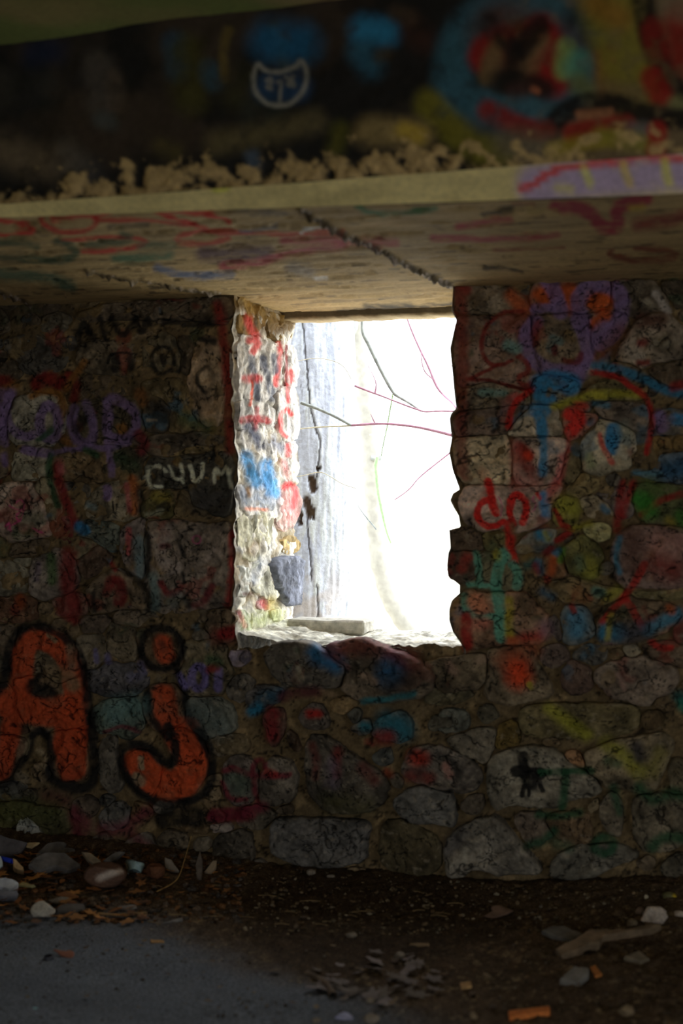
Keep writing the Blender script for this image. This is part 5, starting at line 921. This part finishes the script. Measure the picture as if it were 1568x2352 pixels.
plate('slate_slab', 'R', [(550,512),(620,482),(700,480),(852,540),(785,582),(640,555)], (50,48,44), 'lens-shaped flat grey slate at the far end of the splintered board', 'slate', 16, .012)
plate('splintered_board', 'R', [(650,655),(780,592),(880,522),(1050,524),(1250,512),(1400,470),(1420,480),(1350,515),(1110,552),(990,570),(965,625),(870,628),(830,665),(760,692),(690,700)], (60,50,38), 'long splintered grey-brown board lying across the soil', 'board', 14, .016)
plate('slate_slab', 'R', [(680,872),(790,778),(890,790),(895,832),(812,900)], (58,56,52), 'diamond-shaped grey slate touching an orange brick bit', 'slate', 16, .014)
plate('stone_flake', 'R', [(1145,700),(1250,664),(1335,722),(1270,742)], (58,52,42), 'flat brown stone flake beside the splintered board', 'stone flake', 14, .012)
plate('dead_leaf', 'R', [(140,385),(200,352),(180,322),(250,308),(345,350),(300,372),(210,398)], (56,44,36), 'large brown lobed leaf on the soil at the edge of the gravel bank', 'leaf', 20, .004)
rock('tan_stone', 'R', (1105, 1025, 1225, 1118), (64, 54, 40), 'rounded tan stone near the frame edge beyond the long brick fragment', seed=41)
rock('tan_stone', 'R', (35, 1072, 88, 1135), (66, 56, 42), 'small tan stone at the frame edge before the long brick fragment', seed=42, sub=3)
def brick_bit(t, quad, hpx, c, label, seed):
    """broken piece of brick: quad = four floor pixels, front-left, front-right, back-right, back-left"""
    q = [fl3(t, *a) for a in quad]; q_ = np.array(q); PLACED.append((q_[:, 0].min(), q_[:, 0].max(), q_[:, 1].min(), q_[:, 1].max())); dep = (q[0] - CAM) @ DV; h = hpx * TILE[t][2] / F * dep
    bm = bmesh.new(); lo = [bm.verts.new(a) for a in q]; hi = [bm.verts.new(a + (0, 0, h)) for a in q]
    bm.faces.new(lo[::-1]); bm.faces.new(hi)
    for i in range(4): bm.faces.new((lo[i], lo[(i + 1) % 4], hi[(i + 1) % 4], hi[i]))
    bmesh.ops.bevel(bm, geom=bm.edges[:], offset=h * .14, segments=2, affect='EDGES'); bmesh.ops.subdivide_edges(bm, edges=bm.edges[:], cuts=2, use_grid_fill=True)
    bm.normal_update()
    for v in bm.verts:
        n = float(fbm(np.array([v.co]), 70, 3, seed)[0] - .5); v.co += v.normal * n * h * .25
    return tag(obj_bm('brick_fragment', bm, mat(c, scale=120)), label, 'brick')
brick_bit('R', [(318,1152),(612,1112),(606,1075),(310,1108)], 42, (112, 62, 28), 'long orange brick fragment at the frame edge', 51)
brick_bit('R', [(938,842),(988,826),(936,760),(896,775)], 22, (98, 62, 30), 'short orange brick bit touching the diamond-shaped slate', 52)
brick_bit('R', [(-30,922),(50,912),(40,880),(-38,888)], 22, (92, 72, 46), 'small cube of tan brick alone between the leaves and the long brick', 53)

# dead leaves, each its own object
def leaf_mesh(seed, lobes):
    rs = np.random.RandomState(seed); n = 18; th = np.linspace(0, 2 * pi, n, endpoint=False)
    r = .5 * (1 + (.34 * np.cos(lobes * th) if lobes else .1 * np.cos(3 * th))) * rs.uniform(.8, 1.15, n)
    x = r * np.cos(th); y = r * np.sin(th) * .62; z = .25 * y * y * rs.uniform(.3, 2) + .3 * x * x * rs.uniform(-.2, .9) + rs.uniform(-.03, .03, n)
    me = bpy.data.meshes.new('dead_leaf'); V = [(0, 0, 0)] + list(zip(x, y, z)) + [(0, 0, -.012)] + [(a, b, c - .012) for a, b, c in zip(x, y, z)]
    Fs = [(0, 1 + i, 1 + (i + 1) % n) for i in range(n)] + [(n + 1, n + 2 + (i + 1) % n, n + 2 + i) for i in range(n)] + [(1 + i, n + 2 + i, n + 2 + (i + 1) % n, 1 + (i + 1) % n) for i in range(n)]
    me.from_pydata(V, [], Fs); me.update(); return me
LM = [[leaf_mesh(s_, l) for s_, l in ((1, 0), (2, 5), (3, 0), (4, 6), (5, 7))] for _ in range(3)]
cols = [[(72,46,24), (78,54,30), (58,38,24), (96,66,34), (50,36,26)], [(62,56,54), (56,50,46), (66,60,58), (52,46,40), (60,54,50)], [(46,38,28), (52,42,30), (40,32,24), (56,46,32), (62,52,38)]]
for g in range(3):
    for me, c in zip(LM[g], cols[g]): me.materials.append(mat(c, .7))
def leaves(g, n, region, size, label, group):
    k = 0
    while k < n:
        px = rnd.uniform(region[0], region[2]); py = region[1] + (region[3] - region[1]) * rnd.uniform(0, 1)
        if len(region) > 4 and ((px - (region[0] + region[2]) / 2) / (region[2] - region[0]) * 2) ** 2 + ((py - (region[1] + region[3]) / 2) / (region[3] - region[1]) * 2) ** 2 > 1: continue
        p = on_floor(px, py)
        if p[1] > W - .04: continue
        o = bpy.data.objects.new('dead_leaf', LM[g][k % 5]); C.objects.link(o); s_ = rnd.uniform(*size)
        o.scale = (s_, s_, s_); o.rotation_euler = (rnd.uniform(-.3, .3), rnd.uniform(-.3, .3), rnd.uniform(0, 6.28)); o.location = p + (0, 0, .006 + s_ * .1)
        tag(o, label, 'leaf', group); k += 1
leaves(0, 150, (-60, 1965, 330, 2125), (.02, .06), 'brown leaf in the rubble pile at the wall foot', 'brown leaves in the rubble pile')
leaves(0, 30, (330, 1990, 560, 2060), (.015, .035), 'small brown leaf on the soil between dry stalk and rectangular grey stone', 'brown leaves below the dry stalk')
leaves(1, 42, (720, 2190, 1010, 2320, 1), (.025, .07), 'pale grey-brown oak leaf in the drift on the open floor', 'pale oak leaves in the drift')
leaves(2, 60, (620, 2040, 1560, 2330), (.012, .04), 'dull brown leaf scrap on the dark soil', 'leaf scraps on the dark soil')
leaves(2, 18, (150, 2150, 620, 2330), (.01, .022), 'tiny dull leaf scrap on the bare grey floor', 'leaf scraps on the grey floor')
# gravel and grit: nobody could count it
def scatter(name, label, sets, seed):
    rs = np.random.RandomState(seed); ico = bmesh.new(); bmesh.ops.create_icosphere(ico, subdivisions=1, radius=1); ico.verts.ensure_lookup_table()
    B = np.array([v.co[:] for v in ico.verts]); T = np.array([[v.index for v in f.verts] for f in ico.faces]); ico.free()
    Vs, Qs, Cs = [], [], []; k = 0
    for n, fn, size, cols_ in sets:
        n += k
        while k < n:
            px, py = fn(rs); p = on_floor(px, py)
            if p[1] > W - .06 or taken(p, .014): continue
            s_ = size[0] * (size[1] / size[0]) ** (rs.rand() ** 2.2); v = B * rs.uniform(.7, 1.3, (len(B), 1)) * s_ * rs.uniform(.6, 1.4, 3) * (1, 1, .6)
            Vs.append(v + p + (0, 0, s_ * .25)); Qs.append(T + k * len(B)); Cs.append(np.tile(alb(cols_[rs.randint(len(cols_))]) * rs.uniform(.4, 1.1), (len(B), 1))); k += 1
    o = mesh_np(name, np.vstack(Vs), np.vstack(Qs), np.vstack(Cs), M_SOIL, smooth=False); return tag(o, label, 'gravel', kind='stuff')
scatter('gravel', 'loose brown grit, gravel and crumbs scattered over the floor and banked along the wall foot', [
 (1500, lambda r: (r.uniform(560, 1650), r.uniform(1990, 2150)), (.002, .009), [(60,50,36), (48,40,28), (64,56,42), (40,32,22), (72,66,54)]),
 (1100, lambda r: (r.uniform(-100, 1650), r.uniform(2080, 2380)), (.0015, .006), [(56,52,46), (44,38,30), (62,56,46), (36,30,24)]),
 (1300, lambda r: (r.uniform(-80, 560), r.uniform(1950, 2120)), (.003, .016), [(48,42,36), (64,44,26), (42,38,34), (60,50,40), (54,36,20)])], 3)
# small dry stems in the litter
for k in range(26):
    px = rnd.uniform(330, 1050); py = rnd.uniform(2025, 2130); p = on_floor(px, py)
    if p[1] > W - .05: continue
    L = rnd.uniform(.02, .07); a = rnd.uniform(-.5, .5); q_ = np.array([cos(a), sin(a), 0]) * L
    stick('straw', [p + (0, 0, .006), p + q_ * .5 + (0, 0, .009), p + q_ + (0, 0, .006)], .0012, .0008, (70, 58, 38), 'short dry straw on the soil by the wall', 'straw')['group'] = 'dry straws on the soil'

# ------------------------------------------------------------------ outside
bm = bmesh.new()
xs = np.linspace(-16, 14, 40); yo = np.linspace(W + THICK - .02, 34, 40)
G = np.stack(np.meshgrid(xs, yo), -1).reshape(-1, 2); G = np.c_[G, -.05 + .055 * np.maximum(0, G[:, 1] - 6)]; G[:, 2] += (fbm(G, .5, 3, 400) - .5) * .4 * ss(5, 8, G[:, 1])
o = mesh_np('ground_outside', G, grid_quads(40, 40), None, M_GROUND); tag(o, 'pale leaf-strewn ground outside beyond the window', 'ground', kind='structure')
xs = np.linspace(-30, 30, 3); o = None
bm = bmesh.new(); box_bm(bm, (-14, -16, -.4), (12, RY - .28, -.05)); o = obj_bm('ground_behind', bm, M_GROUND); tag(o, 'pale bare ground outside the open bay', 'ground', kind='structure')
bm = bmesh.new(); box_bm(bm, (-14, -3.3, -.4), (RX0 - .28, 6, -.05)); o = obj_bm('ground_beside', bm, M_GROUND); tag(o, 'pale bare ground outside the side doorway', 'ground', kind='structure')
# big weathered trunk
def at(px, py, dep): return CAM + ray(px, py) * dep
TD = 6.55; base = at(722, 1130, TD); R = .19
zz = np.linspace(-.08, 4.2, 330); th = np.linspace(0, 2 * pi, 220, endpoint=False)
cxz = np.interp(zz, [-.1, .75, 1.3, 2.0, 4.2], [base[0] - .012, base[0] - .012, base[0] + .002, base[0] - .01, base[0] - .06])
rz = np.interp(zz, [-.1, .75, 1.3, 2.1, 4.2], [.215, R, R * 1.02, R * .99, R * .9])
P = np.stack([cxz[:, None] + rz[:, None] * np.cos(th)[None], base[1] + rz[:, None] * np.sin(th)[None], zz[:, None] + 0 * th[None]], -1).reshape(-1, 3)
out = np.stack([np.cos(np.tile(th, len(zz))), np.sin(np.tile(th, len(zz))), 0 * np.tile(th, len(zz))], -1)
tx, ty = proj(P)
frontal = (out[:, 1] < .1)
cracks = [tp('P', [(694,735),(700,800),(706,870),(712,930),(722,980),(736,1015),(732,1050),(730,1080),(722,1110)]), tp('P', [(703,1180),(706,1215),(712,1270),(716,1330)]), tp('P', [(728,1345),(730,1400),(729,1420),(734,1450)]), tp('P', [(690,880),(700,960),(706,1010)]), tp('P', [(780,800),(790,960),(795,1100),(790,1200),(794,1300)]), tp('P', [(802,860),(806,1000),(810,1150),(800,1300),(796,1400)])]
dc = np.full(len(P), 99.0)
for i, c in enumerate(cracks): dc = np.minimum(dc, pl_dist(tx + (fbm(P, 40, 2, 410) - .5) * 6, ty, c) + (1.6 if i > 2 else 0))
holes = [tp('P', [(716,1100),(718,1122)]), tp('P', [(702,1150),(708,1165),(711,1180)]), tp('P', [(718,1170),(720,1190)]), tp('P', [(687,1180),(688,1200)]), tp('P', [(731,1076),(732,1080)])]
dh = np.full(len(P), 99.0)
for c, r in zip(holes, (9, 10, 5, 6, 3)): dh = np.minimum(dh, pl_dist(tx + (fbm(P, 60, 3, 412) - .5) * 12, ty + (fbm(P, 60, 3, 413) - .5) * 12, c) / r)
fis = fbm(P * (1, 1, .07), 75, 4, 415)
kd = frontal * np.clip(ss(2.4, .6, dc), 0, 1); kh = frontal * ss(1.15, .8, dh)
P += out * ((fis - .5) * .014 + (fbm(P * (1, 1, .3), 14, 3, 418) - .5) * .02 - kd * .012 - kh * .03)[:, None]
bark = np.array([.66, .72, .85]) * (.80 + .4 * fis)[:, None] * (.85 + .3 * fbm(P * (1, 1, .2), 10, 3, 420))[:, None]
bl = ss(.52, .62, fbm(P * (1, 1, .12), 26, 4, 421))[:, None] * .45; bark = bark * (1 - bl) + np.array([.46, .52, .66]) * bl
wm = (ss(1.05, .8, P[:, 2]) * ss(.5, .6, fbm(P, 9, 4, 422)))[:, None] * .5; bark = bark * (1 - wm) + np.array([.62, .52, .40]) * wm
bark = bark * (1 - kd[:, None] * .8) + np.array([.07, .06, .06]) * kd[:, None] * .8
hc = np.array([.16, .11, .075]) * (.5 + fbm(P, 80, 3, 424))[:, None]; bark = bark * (1 - kh[:, None]) + hc * kh[:, None]
n = len(th); i = np.arange(len(zz) - 1)[:, None]; j = np.arange(n)[None]
q = np.stack([(i * n + j).ravel(), (i * n + (j + 1) % n).ravel(), ((i + 1) * n + (j + 1) % n).ravel(), ((i + 1) * n + j).ravel()], 1)
o = mesh_np('tree_trunk', P, q, np.clip(bark, 0, .85), M_BARK); tag(o, 'thick pale weathered tree trunk with cracks and rotted holes outside the window', 'tree')
# slender curved tree
M_PALE = plain('pale_bark', (.365, .355, .31), scale=25, var=.15); M_GREYGREEN = plain('grey_green_bark', (.34, .37, .35), scale=40)  # pale bark of the slender tree, grey-green bark of stems and forks
M_RED = plain('red_twig_bark', (.48, .26, .35), scale=60, var=.2); M_GRN = plain('green_stem_bark', (.34, .52, .26), scale=60, var=.2); M_TWIG = plain('dry_twig_bark', (.66, .62, .48), scale=60, var=.2)
def branch(name, px, dep, r, m, parent=None, n=8):
    pts = np.array(px, float); dd = np.interp(np.linspace(0, 1, len(pts)), np.linspace(0, 1, len(np.atleast_1d(dep))), np.atleast_1d(dep))
    P = smooth_open(np.stack([at(a, b, d_) for (a, b), d_ in zip(pts, dd)]), 2); rad = np.interp(np.linspace(0, 1, len(P)), np.linspace(0, 1, len(np.atleast_1d(r))), np.atleast_1d(r))
    rad = rad * (1 + .25 * (vn(P * 60, 7) - .5)); V, q = tube(P, rad, n); return mesh_np(name, V, q, None, m, parent)
D2 = 8.3
t2 = branch('slender_tree', [(800,300),(812,560),(815,700),(822,800),(836,900),(846,1000),(853,1100),(858,1200),(868,1290),(890,1370),(925,1430),(965,1475),(1010,1520),(1080,1590),(1200,1680)], D2, [.05, .05, .048, .05, .055, .06], M_PALE, None, 16)
tag(t2, 'slender pale curving tree trunk beside the thick weathered trunk', 'tree')
branch('side_branch', [(852,1052),(868,1053),(874,1056),(872,1046)], D2 - .05, [.014, .012, .01], M_GREYGREEN, t2)
branch('dead_limb', [(806,640),(808,720),(810,760),(806,790)], D2 - .1, [.03, .035, .03, .004], M_GREYGREEN, t2, 10)
# twigs that cross the opening
D1 = 6.15
b1 = branch('forked_branch', [(1120,1020),(1060,1006),(1035,999),(1000,990),(960,981),(915,975),(870,973),(835,975),(806,977)], D1, [.0085, .0075, .006, .0055, .0055], M_RED)
tag(b1, 'lower forked reddish branch reaching across the window towards the thick trunk', 'branch')
branch('fork', [(806,977),(790,968),(760,952),(725,937),(690,925)], D1, [.006, .0065, .0075], M_GREYGREEN, b1); branch('fork', [(806,977),(790,979),(740,980),(688,985)], D1, [.004, .0035, .003], M_TWIG, b1); branch('spur', [(862,974),(856,962),(851,951)], D1, [.003, .002, .001], M_RED, b1)
b2 = branch('red_branch', [(1120,945),(1050,945),(1015,944),(990,945),(973,946),(950,938),(915,925),(880,911),(850,900),(814,886)], D1 + .1, [.0042, .004, .004, .0038, .0045], M_RED)
tag(b2, 'upper reddish branch crossing the window above the forked branch', 'branch')
branch('spur', [(861,903),(863,892),(864,880),(856,860),(845,840)], D1 + .1, [.004, .003, .002, .0012], M_RED, b2)
b3 = branch('dark_stem', [(834,690),(829,760),(843,785),(860,822),(880,862),(903,904),(914,911),(940,926),(968,945)], D1 + .12, [.005, .008, .008, .007, .006, .004], M_GREYGREEN)
tag(b3, 'dark grey-green stem slanting down from the window head to the red branch', 'branch')
branch('side_stem', [(902,905),(895,945),(888,985),(880,1020),(875,1048)], D1 + .12, [.003, .0025, .002], M_GRN, b3)
b4 = branch('side_twig', [(925,690),(933,728),(947,765),(965,805),(985,845),(995,872),(1005,893),(1020,910),(1037,923),(1052,944)], [D1 + .3] * 5 + [D1 + .1], [.003, .004, .005, .006, .005, .004], M_RED, b2)
branch('spur', [(993,870),(980,860),(972,848),(967,825),(967,808)], D1 + .2, [.003, .0025, .002], M_RED, b4)
tag(branch('green_stem', [(866,1050),(862,1070),(864,1095),(868,1130),(876,1170),(882,1200),(890,1230),(898,1248)], D1 + 1.2, [.009, .008, .008, .007, .005], M_GRN), 'bright green stem hanging beside the slender curving tree', 'stem')
tag(branch('thin_twig', [(1060,1020),(1036,1038),(1000,1066),(960,1098),(940,1125),(906,1148)], D1 + .4, [.004, .0035, .0025], M_RED), 'thin pinkish twig slanting across the lower half of the bright opening', 'twig')
tag(branch('thin_twig', [(818,1155),(828,1172),(842,1190),(855,1205),(864,1216)], D1 + .5, [.002, .003, .0035], M_GREYGREEN), 'short dark twig in front of the slender curving tree', 'twig')
branch('vine', [(1120,855),(1060,845),(1030,838),(1000,836),(970,842),(930,850),(912,848),(907,862),(910,900),(913,950),(912,972),(885,990),(846,1000)], [D1 + .9] * 9 + [D1 + 1.3, D2], [.003, .003, .003, .002], M_TWIG, t2)
tag(branch('thin_twig', [(680,1095),(700,1092),(735,1082),(760,1095),(785,1112),(818,1122)], 6.25, [.0016, .0018, .0014], M_TWIG), 'thin curved twig lying across the thick trunk above its holes', 'twig')
tag(branch('thin_twig', [(680,830),(720,822),(760,826),(790,840),(806,870)], 6.28, [.0016, .0018, .0014], M_TWIG), 'thin curved twig crossing the thick trunk high in the window', 'twig')
